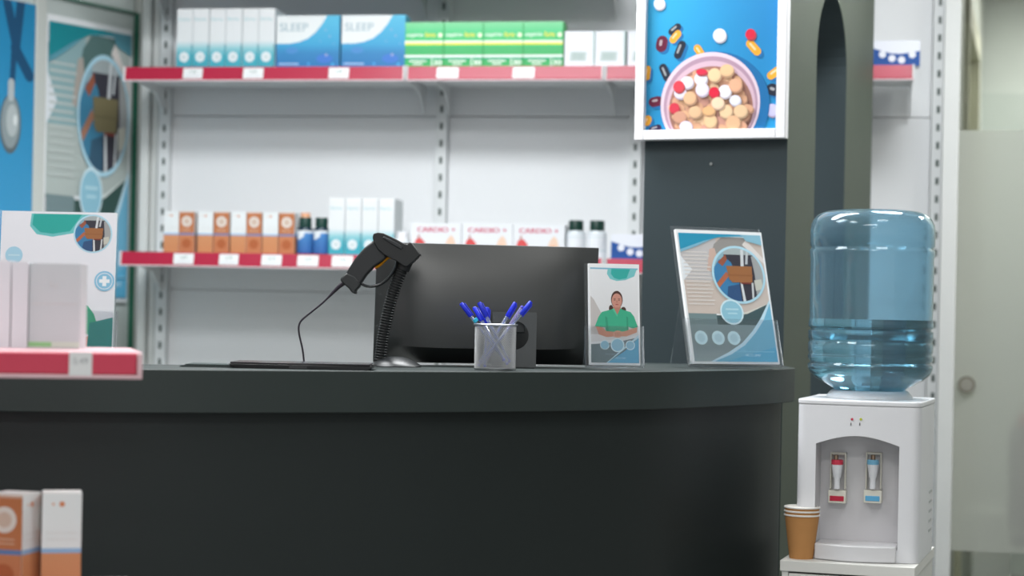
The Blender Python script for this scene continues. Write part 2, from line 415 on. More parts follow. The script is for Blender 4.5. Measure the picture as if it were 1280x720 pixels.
# partition with round arch, pierced from its long side (local: x along thickness .34, y depth)
PT, PL, ZC = .376, 1.15, 2.9
def arch_partition():
    y0, y1 = .33, .735                         # opening along the depth
    # apex height from photo
    D = PF.o.y + .53*math.cos(PF.psi); za = CZ + (402-2)/F*D + .02
    r = (y1-y0)/2; zs = za - r; cy = (y0+y1)/2; zb = .35
    arch = [(y1, zb), (y1, zs)] + [(cy+r*math.cos(PI*k/24), zs+r*math.sin(PI*k/24)) for k in range(1, 24)] + [(y0, zs), (y0, zb)]
    mb = MB()
    cF, cS = H('323d41'), H('434c41')  # same paint all round; lighter olive side carries the light falling on it
    # side faces (x=0 right, x=-PT left) as strips around the hole
    for x, c in ((0, cS), (-PT, cF)):
        flip = x < 0
        def quad(a, b, cc, d):
            v = [(x, *a), (x, *b), (x, *cc), (x, *d)]; mb.add(v, [(0,1,2,3) if not flip else (3,2,1,0)], c)
        quad((0,0),(y0,0),(y0,ZC),(0,ZC)); quad((y1,0),(PL,0),(PL,ZC),(y1,ZC)); quad((y0,0),(y1,0),(y1,zb),(y0,zb))
        top = arch[1:-1]
        for i in range(len(top)-1):
            a, b = top[i], top[i+1]; quad((b[0], b[1]), (a[0], a[1]), (a[0], ZC), (b[0], ZC))
    # jambs
    v = [(0, y, z) for y, z in arch] + [(-PT, y, z) for y, z in arch]; n = len(arch)
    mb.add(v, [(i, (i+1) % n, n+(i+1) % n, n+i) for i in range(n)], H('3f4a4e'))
    mb.add([(-PT,0,0),(0,0,0),(0,0,ZC),(-PT,0,ZC),(-PT,PL,0),(0,PL,0),(0,PL,ZC),(-PT,PL,ZC)], [(0,1,2,3),(5,4,7,6)], cF)
    return mb
struct('wall_partition', arch_partition(), M['lacq'], loc=PF.o, rotz=-PF.psi)
# ------------------------------------------------------------------ shelving on the back wall
POST = [wt(207), wt(552), wt(794), wt(1170)]
zseam = WF.tz(672, 146, 0)[1]
ZU = WF.tz(500, 83.5, .35)[1]; ZL = WF.tz(420, 318.5, .35)[1]
print('shelf z', ZU, ZL, 'posts', POST)
cabW = H('dcdfe0')
gond = thing('wall_shelving', 'tall white slotted wall shelving frame behind the dark counter', 'shelving', WF.w(0, 0, 0), -WF.psi)
for i, t in enumerate(POST):
    mb = MB(); mb.box(t-.02, t+.02, -.03, .055, 0, 2.62, H('d6d9da'))
    A = Art(.04, 2.62)
    z = .3 + (i % 2)*.01
    while z < 2.55:
        A.rect((.0155)/.04, z/2.62, .0255/.04, (z+.024)/2.62, H('34453f')); z += .0595
    mb.art(A, (t-.02, -.03, 0), step=.0000001)
    build('upright', mb, M['plastic'], gond)
for i in range(3):
    a, b = POST[i]+.021, POST[i+1]-.021
    for z0, z1 in ((.05, zseam-.62-.001), (zseam-.62+.001, zseam-.0015), (zseam+.0015, 2.6)):
        mb = MB(); mb.box(a, b, .0, .02, z0, z1, H('dfe1e3')); build('back_panel', mb, M['plastic'], gond)
mb = MB(); mb.box(POST[0], POST[3], -.0, .05, 0, .05, cabW); build('base_rail', mb, M['plastic'], gond)

redA = H('a8163a')
def price_shelf(label, ta, tb, z, tags, br_ts, depth=.35, price='5.49', frame=WF, red=redA):
    """ta,tb: ends of the front; shelf body fits between the posts"""
    w = tb-ta; root = thing('shelf', label, 'shelf', frame.w(ta, 0, z), -frame.psi, 'red-fronted shelves')
    mb = MB(); mb.box(0, w, -depth+.006, -.031, -.03, 0, H('d9dcdd')); build('board', mb, M['plastic'], root)
    # front rail with lip
    mb = MB(); pr = [(-depth-.004, .001), (-depth+.006, .001), (-depth+.006, -.044), (-depth-.012, -.044), (-depth-.0125, -.040)]
    n = len(pr); v = [(0, y, zz) for y, zz in pr]+[(w, y, zz) for y, zz in pr]
    mb.add(v, [tuple(range(n-1, -1, -1)), tuple(range(n, 2*n))]+[(i, (i+1) % n, n+(i+1) % n, n+i) for i in range(n)], red)
    rail = build('price_rail', mb, M['rail'], root)
    mb = MB(); mb.box(0, w, -depth-.0145, -depth+.006, -.0475, -.044, H('e4d5d8')); build('rail_edge', mb, M['plastic'], root)
    for x in (0, w-.006):
        mb = MB(); mb.box(x, x+.006, -depth-.0145, -depth+.006, -.046, .002, H('dcdadb')); build('end_cap', mb, M['plastic'], root)
    for (a, b, pz) in tags:
        mb = MB(); h = .037; U = Vector((1, 0, 0)); N = Vector((0, -.975, .2)).normalized(); V = Vector((0, .2, .975)).normalized()
        V = (Vector((0, -depth-.004, 0)) - Vector((0, -depth-.0125, -.04))).normalized(); N = V.cross(U)*1.0
        if N.y > 0: N = -N
        A = Art(b-a, h); A.rect(0, 0, 1, 1, H('dfe2e3')); A.text(pz, .5, .5, .010, H('5d7f78'), align='c'); A.rect(.15, .2, .85, .27, H('c9c9cf'))
        mb.art(A, Vector((a-ta, -depth-.0125, -.04))+N*.0008, U, V, N, base=.0012)
        mb.add([Vector((a-ta, -depth-.0125, -.04))+U*x+V*y+N*q for q in (0, .0012) for x, y in ((0,0),(b-a,0),(b-a,h),(0,h))], [(4,5,6,7),(0,1,5,4),(1,2,6,5),(2,3,7,6),(3,0,4,7)], H('dfe2e3'))
        build('price_tag', mb, M['paper'], root)
    for t in br_ts:
        x = min(max(t-ta, .002), w-.004); mb = MB()
        mb.prism([(0, 0)], 0, 0) if False else None
        pts = [(-.031, -.03), (-depth+.05, -.03), (-depth+.05, -.042), (-.12, -.06), (-.031, -.13)]
        v = [(x-.002, y, zz) for y, zz in pts]+[(x+.002, y, zz) for y, zz in pts]; n = 5
        mb.add(v, [tuple(range(n)), tuple(range(2*n-1, n-1, -1))]+[(i, n+i, n+(i+1) % n, (i+1) % n) for i in range(n)], H('d9dcdc'))
        build('bracket', mb, M['plastic'], root)
    return root
sF = .35
def rails(y): return [WF.tz(x, y, sF)[0] for x in (156, 507)], [WF.tz(x, y, sF)[0] for x in (508.5, 755)], [WF.tz(x, y, sF)[0] for x in (756.5, 1143)]
A_, B_, C_ = rails(92)
tg = lambda xs, y, p: [(WF.tz(a, y, sF+.01)[0], WF.tz(b, y, sF+.01)[0], p[i % len(p)]) for i, (a, b) in enumerate(xs)]
price_shelf('white shelf with crimson price strip under the SLEEP cartons', A_[0], A_[1], ZU, tg([(229,253),(304,329),(411,436)], 92, ['7.50','9.49','5.89']), (POST[0], POST[1]-.03))
price_shelf('crimson-edged white shelf carrying the green cartons', B_[0], B_[1], ZU, tg([(546,573),(641,668)], 92, ['5.49']), (POST[1]+.03, POST[2]-.03))
price_shelf('upper crimson-edged shelf running behind the dark partition to the right', C_[0], C_[1], ZU, [], (POST[2]+.03, POST[3]))
A2, B2, C2 = rails(320)
A2[0] = WF.tz(151, 320, sF)[0]
price_shelf('lower white shelf with crimson price strip under the orange cartons', A2[0], A2[1], ZL, tg([(217,242),(274,298),(327,352),(372,398),(415,441)], 322, ['6.99','6.99','8.29','4.50','9.49']), (POST[0], POST[1]-.03))
price_shelf('lower crimson-edged shelf mostly hidden behind the black monitor', B2[0], B2[1], ZL, [], (POST[1]+.03, POST[2]-.03))
price_shelf('lower crimson-edged shelf end beside the dark partition, under the dotted carton', C2[0], WF.tz(960, 320, sF)[0], ZL, [], (POST[2]+.03,))
# unseen top shelves, added to shade the upper part of the bays
price_shelf('topmost long white shelf above the frame of the photograph', A_[0], A_[1], ZU+.33, [], (POST[0], POST[1]-.03))
price_shelf('topmost white shelf over the green cartons, above the frame', B_[0], B_[1], ZU+.33, [], (POST[1]+.03, POST[2]-.03))

# ------------------------------------------------------------------ cartons
def carton(name, w, h, d, art, side, top=None, front=None, sideart=None, flap=True):
    mb = MB(); mb.box(-w/2, w/2, 0, d, 0, h, side)
    if art: mb.art(art, (-w/2, 0, 0))
    if sideart: mb.art(sideart, (w/2, 0, 0), U=(0,1,0), N=(1,0,0)); 
    # tuck-in top flap
    if flap: mb.box(-w/2+.002, w/2-.002, .002, d*.9, h, h+.0006, top or side)
    return build(name, mb, M['print_'])
used = set()
def place(proto, t, s, z, label, cat, group, frame=WF, rot=0., dz=0):
    if proto.name in used: o = proto.copy(); COL.objects.link(o)
    else: o = proto; used.add(proto.name)
    o.location = frame.w(t, s, z); o.rotation_euler.z = -frame.psi+rot
    return tag(o, label, cat, group)
def span(x0, x1, y, s, ztop_y=None):
    t0 = WF.tz(x0, y, s)[0]; t1 = WF.tz(x1, y, s)[0]; return t0, t1
SB = .335
# tall teal and white
def teal_art(w, h):
    A = Art(w, h); A.grad([(0, H('3d9fb0')), (.2, H('45a7b8')), (.33, H('8cc3cc')), (.46, H('dadee0')), (.95, H('dfe1e3')), (1, H('e8eaea'))])
    A.circ(.46, .185, .30*w, H('dfe3e6')); A.circ(.46, .185, .17*w, H('cfd8da')); A.rect(.3, .18, .62, .19, H('a8bfc2'))
    A.text('Derma', .08, .80, .035*h*1.6, H('93c3c9'), width=.72*w); A.rect(.94, 0, 1, .4, H('3a93a3')); A.rect(.96, .4, 1, 1, H('c8cdd0')); return A
t0, t1 = span(221, 344, 50, SB); w = (t1-t0)/6; zt = WF.tz(280, 11, SB)[1]-ZU
p = carton('medicine_carton', w-.0015, zt, .12, teal_art(w-.0015, zt), H('cfd5d6'), H('e2e4e4'))
for i in range(6):
    place(p, t0+w*(i+.5), SB+(.0,.002,-.001,.001,-.002,.0)[i], ZU, ['leftmost','second','third','fourth','fifth','rightmost'][i]+' of the six tall teal and white cartons on the upper shelf', 'carton', 'teal and white cartons on the upper shelf')
t0, t1 = span(411, 493, 280, SB); w = (t1-t0)/4; zt = WF.tz(450, 248, SB)[1]-ZL
p = carton('medicine_carton', w-.0015, zt, .12, teal_art(w-.0015, zt), H('cfd5d6'), H('e2e4e4'))
for i in range(4):
    place(p, t0+w*(i+.5), SB-.001*i, ZL, ['leftmost','second from left','third from left','rightmost'][i]+' of four tall teal and white cartons behind the scanner', 'carton', 'teal and white cartons on the lower shelf')
# SLEEP
def sleep_art(w, h):
    A = Art(w, h); A.grad([(0, H('2a72ac')), (.28, H('357fb4')), (.45, H('3f9cc8')), (1, H('56b5d6'))])
    curve = [(0,.46),(.2,.46),(.35,.49),(.5,.56),(.62,.68),(.72,.83),(.8,1.0)]
    A.poly([(x, y+.0) for x, y in curve]+[(0,1)], H('dfe3e4'))
    A.text('SLEEP', .05, .70, .155*h, H('9fb4bd'), width=.45*w, fat=.0006)
    A.rect(.04, .06, .36, .085, H('a9c6e6')); A.circ(.25, .33, .1*w, H('4a87c2'), ry=.05*w); A.circ(.77, .17, .13*w, H('3f75c4'), ry=.07*w)
    for u, v, r in ((.78,.72,.012),(.85,.6,.012),(.8,.24,.02),(.7,.5,.008),(.92,.45,.008)): A.circ(u, v, r*w, H('9fa4c4'))
    A.circ(.9, .06, .02*w, H('4fb6e6')); A.circ(.52, .07, .02*w, H('4fa6de')); return A
w0, w1 = span(345.5, 424, 60, SB); w = w1-w0; zt = WF.tz(385, 19.5, SB)[1]-ZU
p = carton('medicine_carton', w, zt, .07, sleep_art(w, zt), H('5fb0d2'), H('8fc6dc'))
place(p, w0+w/2, SB, ZU, 'blue and white SLEEP carton next to the teal cartons', 'carton', 'SLEEP cartons')
place(p, WF.tz(466.5, 60, SB)[0], SB, ZU, 'blue and white SLEEP carton next to the green cartons', 'carton', 'SLEEP cartons')
# green
def green_art(w, h):
    A = Art(w, h); A.grad([(0, H('35a95e')), (.17, H('3ea85f')), (.22, H('42ad66')), (.42, H('44ad68')), (.5, H('3fc06a')), (.8, H('58c585')), (1, H('80cf98'))])
    A.rect(0, .50, 1, .575, H('f3e04a')); A.rect(0, .545, 1, .59, H('eef0e6')); A.rect(0, .22, 1, .27, H('eef0ee')); A.rect(0, .17, 1, .22, H('1fa476'))
    A.text('aspirin', .04, .66, .10*h, H('eef4ee'), width=.42*w, fat=.0005); A.text('forte', .52, .67, .11*h, H('efe14c'), width=.26*w, fat=.0005); A.circ(.905, .71, .055*w, H('f4f3d8'))
    A.rect(.12, .125, .56, .155, H('e8f2ea')); A.rect(.22, .06, .46, .09, H('e8f2ea')); A.rect(.69, .0, .715, .2, H('eef4ee'))
    A.text('30', .75, .05, .11*h, H('f2f7f2'), width=.2*w, fat=.0007); A.rect(.985, 0, 1, 1, H('2f9c4c')); return A
t0, t1 = span(506, 704.5, 55, SB); w = (t1-t0)/4; zt = WF.tz(600, 27.5, SB)[1]-ZU
p = carton('medicine_carton', w-.001, zt, .07, green_art(w-.001, zt), H('3fb05c'), H('80cf98'))
for i in range(4):
    place(p, t0+w*(i+.5), SB, ZU, ['leftmost green carton with yellow stripe, against the SLEEP carton', 'second green carton with yellow stripe from the left', 'third green carton with yellow stripe from the left', 'rightmost green carton with yellow stripe, against the plain white cartons'][i], 'carton', 'green and yellow striped cartons')
# plain white with grey smudge
def plain_art(w, h):
    A = Art(w, h); A.rect(0, 0, 1, 1, H('e6e8ee')); 
    A.poly([(.16,.16),(.72,.16),(.74,.42),(.2,.43)], H('bccac8')); A.poly([(.24,.2),(.62,.2),(.64,.4),(.28,.4)], H('a9bbb8'))
    for k in range(4): A.rect(.24, .21+.05*k, .62, .225+.05*k, H('c3cfcd'))
    A.rect(.965, 0, 1, 1, H('8fb7ac')); return A
t0, t1 = span(705.5, 782, 60, SB); w = (t1-t0)/2; zt = WF.tz(740, 39, SB)[1]-ZU
p = carton('medicine_carton', w-.002, zt, .07, plain_art(w-.002, zt), H('dfe2e6'), H('eceef0'))
for i in range(3):
    place(p, t0+w*(i+.5)+(.006 if i == 2 else 0), SB, ZU, ['plain white carton touching the rightmost green carton', 'plain white carton in the middle between two white ones', 'plain white carton half hidden behind the framed pill picture'][i], 'carton', 'plain white cartons')
# white and navy with dots
def dots_art(w, h):
    A = Art(w, h); A.rect(0, 0, 1, 1, H('e2e5ee')); A.poly([(0,0),(1,0),(1,.60),(.85,.54),(.6,.48),(.4,.50),(.2,.6),(0,.72)], H('1f4f96'))
    for u, v in ((.22,.46),(.62,.24),(.84,.45),(.42,.3)): A.circ(u, v, .075*w, H('e2e5ee'))
    return A
t0 = WF.tz(764, 300, SB)[0]; w = .15; zt = WF.tz(780, 293, SB)[1]-ZL
p = carton('medicine_carton', w, zt, .07, dots_art(w, zt), H('dfe3ea'), H('eceef0'))
place(p, t0+w/2, SB, ZL, 'white and navy dotted carton on the lower shelf beside the dark partition', 'carton', 'navy dotted cartons')
t1 = WF.tz(1150, 70, SB)[0]
place(p, t1-w/2, SB, ZU, 'white and navy dotted carton on the upper shelf, right of the dark partition', 'carton', 'navy dotted cartons')
# orange
orgA, orgB = H('c87f4c'), H('b5632f')
def orange_faces(w, h, dark=False):
    """white face and brown face of the same carton"""
    a = Art(w, h); a.rect(0, 0, 1, 1, H('dfe3e4')); a.grad([(0, H('c1835a')), (.43, H('ca8c63'))]); a.rect(0, .43, 1, .475, H('8fb2d6'))
    a.circ(.5, .90, .07*w, H('cf7f52')); a.circ(.28, .90, .035*w, H('d8a080')); a.rect(.1, .56, .9, .565, H('d2cfcd')); a.rect(.1, .62, .9, .625, H('d2cfcd'))
    b = Art(w, h); b.grad([(0, H('b97450')), (.43, H('c07c55')), (.475, H('b9744c')), (.96, H('b57048')), (1, H('d9c9bd'))]); b.rect(0, .43, 1, .475, H('5f7fae'))
    b.circ(.5, .76, .34*w, H('d9d2cb')); b.circ(.5, .76, .2*w, H('c9b3a3')); b.circ(.5, .23, .3*w, H('ab5f3a')); b.rect(.2, .53, .8, .54, H('d8b9a0')); b.rect(.2, .57, .8, .58, H('d8b9a0'))
    return a, b
def orange_proto(w, h):
    a, b = orange_faces(w, h); mb = MB(); mb.box(-w/2, w/2, 0, w, 0, h, H('dadddd'))
    mb.art(a, (-w/2, 0, 0)); mb.art(b, (w/2, 0, 0), U=(0,1,0), N=(1,0,0)); mb.art(b, (-w/2, w, 0), U=(0,-1,0), N=(-1,0,0)); mb.art(a, (w/2, w, 0), U=(-1,0,0), N=(0,1,0))
    mb.box(-w/2+.002, w/2-.002, .003, w*.95, h, h+.0006, H('e4e4e2'))
    return build('supplement_carton', mb, M['print_'])
pairs = [(205, 223, 243), (247.5, 266, 287), (288.5, 307.5, 327), (328.5, 347.5, 368.5)]
w = WF.tz(243, 290, SB)[0]-WF.tz(223.5, 290, SB)[0]; zt = WF.tz(250, 264.5, SB)[1]-ZL
op = orange_proto(w-.002, zt)
names = ['farthest left', 'second', 'third', 'fourth']
for i, (a, b, c) in enumerate(pairs):
    ta = WF.tz((a+b)/2, 290, SB)[0]; tb = WF.tz((b+c)/2+.3, 290, SB)[0]
    place(op, ta, SB, ZL, 'orange carton turned to its white face, %s pair from the left' % names[i], 'carton', 'orange cartons on the lower shelf')
    o = place(op, tb, SB, ZL, 'orange carton turned to its brown badge face, %s pair from the left' % names[i], 'carton', 'orange cartons on the lower shelf')
    # turned a quarter so the brown side faces out
    hw = (w-.002)/2; o.rotation_euler.z = -WF.psi - PI/2
    o.location = WF.w(tb+hw, SB-hw, ZL); o.location = WF.w(tb, SB-hw, ZL) + WF.a*(-hw)
# CARDIO
def cardio_art(w, h):
    A = Art(w, h); A.rect(0, 0, 1, 1, H('dde0e4')); A.text('CARDIO +', .12, .74, .15*h, H('c23a5e'), width=.76*w, fat=.0009)
    A.poly([(.06,.1),(.06,.35),(.1,.52),(.2,.56),(.28,.42),(.3,.22),(.25,.1)], H('d05050')); A.poly([(.04,.1),(.08,.3),(.16,.34),(.24,.1)], H('7c3036')); A.poly([(.13,.54),(.14,.66),(.17,.66),(.17,.54)], H('b06a60'))
    A.poly([(.68,.08),(.67,.3),(.72,.52),(.8,.66),(.86,.55),(.9,.3),(.87,.08)], H('e2c5b0')); A.poly([(.72,.1),(.74,.35),(.82,.38),(.84,.12)], H('e6ae85')); return A
t0, t1 = span(513.5, 706, 295, SB); w = (t1-t0)/3; zt = WF.tz(600, 280, SB)[1]-ZL
p = carton('medicine_carton', w-.002, zt, .09, cardio_art(w-.002, zt), H('d9dcdf'), H('eceef0'))
for i in range(3): place(p, t0+w*(i+.5), SB, ZL, ['leftmost CARDIO + carton, its corner behind the scanner head', 'middle CARDIO + carton above the monitor', 'rightmost CARDIO + carton beside the white bottles'][i], 'carton', 'CARDIO cartons')
# bottles
def pill_bottle(name, r, h, body, cap, label_fn, capc=H('1c4038')):
    root = thing(name, 'x', 'bottle')
    hb = h*.74
    mb = MB(); mb.lathe([(r*.9, 0), (r, .003), (r, hb*.9), (r*.93, hb*.96), (r*.66, hb), (r*.6, hb*1.03)], 32, col=body)
    build('bottle_body', mb, M['gloss'], root, smooth=True)
    mb = MB(); A = label_fn(PI*1.8*r, hb*.82)
    def fn(x, y, off):
        a = -PI/2 + (x/(PI*1.8*r)-.5)*1.8*PI; R = r+.0005+off*.3; return Vector((R*math.cos(a), R*math.sin(a), y+hb*.05))
    # curved base label
    seg = 40; v = []; 
    B = Art(A.w, A.h)
    for pts, tris, cols in A.items: B.items.append((pts, tris, cols))
    mb.art(B, fn=fn, base=0.0001, step=.0006); build('bottle_label', mb, M['paper'], root)
    mb = MB(); prof = []
    mb.lathe([(r*.72, hb*.99), (r*.78, hb*1.0), (r*.78, h-.003), (r*.74, h), (0.0001, h)], 32, col=capc)
    build('cap', mb, M['plastic'], root, smooth=True)
    return root
def curved_rect(A, x0, y0, x1, y1, col, n=30):
    for k in range(n): A.rect(x0+(x1-x0)*k/n, y0, x0+(x1-x0)*(k+1)/n, y1, col)
def one(A, cols_fn, n=48, mrows=10):
    """tile a label with small cells so it wraps round the bottle"""
    pts = []; cols = []; tris = []
    for j in range(mrows+1):
        for i in range(n+1): pts.append((A.w*i/n, A.h*j/mrows)); cols.append(cols_fn(i/n, j/mrows))
    for j in range(mrows):
        for i in range(n):
            k = j*(n+1)+i; tris += [(k, k+1, k+n+2), (k, k+n+2, k+n+1)]
    A.items.append((pts, tris, cols)); return A
def blue_label(w, h):
    def c(u, v):
        b = mix(H('3560a0'), H('4a86c0'), v)
        edge = .62 + .3*((u-.42)*4) if u > .42 else .62
        return H('dfe5ea') if (v > edge and .36 < u < .52) or (v > .9) else b
    return one(Art(w, h), c, 72, 24)
def white_label(w, h):
    return one(Art(w, h), lambda u, v: H('b9cdd0') if abs(v-.86) < .02 or abs(v-.3) < .02 else H('dfe3e8'), 48, 50)
sb = .31
rb = (WF.tz(391, 295, sb)[0]-WF.tz(371.5, 295, sb)[0])/2; hb = WF.tz(381, 272, sb)[1]-ZL
bb = pill_bottle('pill_bottle', rb, hb, H('1c3446'), None, blue_label, H('123a33'))
bb['group'] = 'blue-labelled bottles'
bb.location = WF.w(WF.tz(381, 295, sb)[0], sb-rb*.2, ZL); bb.rotation_euler.z = -WF.psi; bb['label'] = 'dark bottle with blue label touching the last orange carton'
dup(bb, WF.w(WF.tz(400.5, 295, sb)[0]+.002, sb-rb*.2, ZL), -WF.psi, 'dark bottle with blue label touching the teal cartons')
rw = (WF.tz(732, 290, sb)[0]-WF.tz(707, 290, sb)[0])/2; hw_ = WF.tz(720, 275.5, sb)[1]-ZL
bw = pill_bottle('pill_bottle', rw*.94, hw_, H('cdd5da'), None, white_label, H('10332b'))
bw['group'] = 'white-labelled bottles'; bw.location = WF.w(WF.tz(719.5, 290, sb)[0], sb-.01, ZL); bw.rotation_euler.z = -WF.psi; bw['label'] = 'white bottle with black-green cap touching the CARDIO cartons'
dup(bw, WF.w(WF.tz(746, 290, sb)[0], sb-.01, ZL), -WF.psi, 'white bottle with black-green cap nearest the dotted carton')
# small bottle with peach cap, behind
bp_ = pill_bottle('pill_bottle', rb*.8, WF.tz(381, 266, sb-.09)[1]-ZL, H('d4d9dc'), None, white_label, H('dca27c'))
bp_.location = WF.w(WF.tz(382, 268, sb-.1)[0], sb-.1, ZL); bp_.rotation_euler.z = -WF.psi; bp_['label'] = 'bottle with peach cap standing behind the blue-labelled bottles'; bp_['group'] = 'bottles behind'
# pale jar beside CARDIO
pj = pill_bottle('pill_bottle', .024, WF.tz(505, 290, sb)[1]-ZL, H('dfe2e4'), None, white_label, H('e6e6ea'))
pj.location = WF.w(WF.tz(502, 300, sb)[0], sb-.01, ZL); pj['label'] = 'pale low jar behind the scanner head, between teal and CARDIO cartons'; pj['group'] = 'pale jar'
for o_ in (bp_, pj): del o_['group']

# ------------------------------------------------------------------ left: glazed cabinet with posters
pA = at(58, 17, 6.62); pB = at(163, 38, 6.62*1.055)
LFv = (pB-pA); LFv.z = 0; psiL = -math.atan2(LFv.y, LFv.x)
LF = Frame(pA.x, pA.y, psiL)                    # t=0 at poster's left edge
def lt(px, py=100, s=0.): return LF.tz(px, py, s)[0]
tL = [lt(-60), lt(-2), lt(42), lt(57, 60), lt(164, 60), lt(170, 60)]
zTop = LF.tz(58, 16.5, 0)[1]
print('poster frame', tL, zTop, math.degrees(psiL))
cab = thing('display_cabinet', 'tall white framed display panel carrying two blue posters at the left', 'cabinet', LF.w(0, 0, 0), -psiL)
fr = H('c9cdc8')
for a, b in ((tL[2]+.002, tL[3]-.002), (tL[5]+.012, tL[5]+.075)):
    mb = MB(); mb.box(a, b, -.008, .04, 0, 2.75, fr); build('stile', mb, M['plastic'], cab, bevel=.003)
mb = MB(); mb.box(tL[0]-.9, tL[5], .012, .03, .0, 2.75, H('c3cbc8')); build('panel', mb, M['plastic'], cab)
mb = MB(); mb.box(tL[5]+.002, tL[5]+.011, -.006, .03, 0, zTop+.06, H('2f6a55')); build('glass_edge', mb, M['gloss'], cab)
mb = MB(); mb.box(tL[2], tL[5]+.011, -.006, .03, zTop+.06, zTop+.068, H('5a8070')); build('glass_edge', mb, M['gloss'], cab)
mb = MB(); mb.box(tL[0]-.9, tL[5]+.075, .041, .2, 0, 2.75, H('b9bfba')); build('carcass', mb, M['plastic'], cab)
# poster with round photo (same artwork as the A4 leaflet)
wP = tL[4]-tL[3]; hP = wP/.705*1.0
print('poster size', wP, hP)
hP = .99
mb = MB(); mb.box(tL[3], tL[4], -.002, .011, zTop-hP, zTop, H('dfe3e3')); TONE.update({'cdbfb6': 'b3bdb9', 'c6c3c4': '94b4b8', '9a9794': '5a7876', 'd0b3a6': 'b3aaa2', '2c97bb': '1b8c96', '7fb7cf': '5f9dae', '8dc0d4': '5b98a8', 'a06a42': '7c7354', '94603b': '746b4e', 'dcd6d2': 'c4ccc9', '3f7fae': '3f7f9f', '34547f': '375970', 'b5694a': 'a5745c', 'd9d6cc': 'd3dad7', '43585b': '3a5550'})
mb.art(leaflet_circle(wP, hP), (tL[3], -.002, zTop-hP), step=.0002)
TONE.clear()
o = build('poster', mb, M['paper'], loc=LF.w(0, 0, 0), rotz=-psiL); tag(o, 'large teal poster with oval photo of a cardboard box handover', 'poster')
# stethoscope poster
wS = tL[2]-tL[0]; hS = 1.25
def steth(w, h):
    A = Art(w, h); A.grad([(0, H('4aa0c6')), (.3, H('6fb6d0')), (.36, H('3b98c8')), (1, H('2486b4'))])
    cx = (tL[2]-.0 - tL[0]); 
    def X(px, py=100): return (lt(px, py)-tL[0])/w
    def Y(px, py): return (LF.tz(px, py, 0)[1]-(zTop-.0+.02-h))/h
    for a, b, r in (((8,0),(20,60),.012), ((26,0),(18,70),.012), ((18,60),(36,95),.013), ((17,60),(14,112),.008)):
        pa, pb = (X(*a), Y(*a)), (X(*b), Y(*b)); A.poly(capsule((pa[0]+pb[0])/2*w, (pa[1]+pb[1])/2*h, math.hypot((pa[0]-pb[0])*w, (pa[1]-pb[1])*h), r*1.6, math.atan2((pb[1]-pa[1])*h, (pb[0]-pa[0])*w)), H('1f4f74'), unit=False)
    c = (X(12, 155), Y(12, 155))
    rx = (lt(26, 155)-lt(-1, 155))/2
    A.circ(c[0], c[1], rx, H('5c6a70'), ry=.10); A.circ(c[0], c[1]+.005, rx*.85, H('8d999c'), ry=.088); A.circ(c[0]+.02, c[1]+.01, rx*.55, H('b3bcbd'), ry=.055); A.circ(c[0]+.06, c[1]+.012, rx*.18, H('e0e5e5'), ry=.018)
    A.poly(capsule(c[0]*w, c[1]*h+.115, .05, .014, PI/2), H('b4bdc0'), unit=False)
    for k in range(6): A.circ(.3+.13*k, .22+.03*(k % 2), .07, H('7db9d4'), ry=.04)
    return A
mb = MB(); mb.box(tL[0], tL[2], -.002, .011, zTop+.02-hS, zTop+.02, H('3f93bd')); mb.art(steth(wS, hS), (tL[0], -.002, zTop+.02-hS), step=.0002)
o = build('poster', mb, M['paper'], loc=LF.w(0, 0, 0), rotz=-psiL); tag(o, 'blue poster with a silver stethoscope at the left edge', 'poster')
# white side profiles between cabinet and shelving
sd = thing('side_profile', 'white vertical double end post between poster cabinet and wall shelving', 'post', WF.w(0, 0, 0), -WF.psi)
for a, b, y0 in ((176, 186.5, -.02), (187.5, 196, .0)):
    mb = MB(); mb.box(wt(a), wt(b), y0, .05, 0, 2.75, H('d3d6d4')); build('profile', mb, M['plastic'], sd, bevel=.004)

# ------------------------------------------------------------------ right: trim, glass door, corridor
ta, tb = wt(1175.5, 0, 250), wt(1196, 0, 250)
m = MB(); m.box(ta, tb, -.05, .16, 0, 2.9, H('dfe1e0')); struct('trim_2', m, M['paint'], loc=WF.w(0, 0, 0), rotz=-WF.psi, bevel=.004)
DS = -.08
dz1 = WF.tz(1240, 163, DS)[1]; dz0 = WF.tz(1240, 690, DS)[1]
tc, td = tb+.004, wt(1460, DS)
door = bpy.data.objects.new('door_1', None); COL.objects.link(door); door.location = WF.w(0, 0, 0); door.rotation_euler.z = -WF.psi; door['kind'] = 'structure'
mb = MB(); mb.box(tc, td, .076, .084, .01, 2.6); build('glass_pane', mb, M['glass'], door, label='clear glass door pane')
mb = MB(); mb.add([(tc, .075, dz0), (td, .075, dz0), (td, .075, dz1), (tc, .075, dz1)], [(0,1,2,3)]); build('frosted_film', mb, M['frost'], door, label='frosted band on the glass door')
lk = WF.tz(1208.5, 481, -.05); mb = MB()
mb.tube([(lk[0], .06, lk[1]), (lk[0], .075, lk[1])], .029, 32, H('8f8c80')); mb.tube([(lk[0], .05, lk[1]), (lk[0], .06, lk[1])], .019, 32, H('a5a297'))
build('door_lock', mb, M['metal'], door, smooth=True, label='round steel lock')
m = MB(); m.box(wt(1460, DS)+.002, wt(1460, DS)+3, -.05, .16, 0, 2.9, H('cfd2cc')); struct('wall_front_right', m, M['paint'], loc=WF.w(0, 0, 0), rotz=-WF.psi)
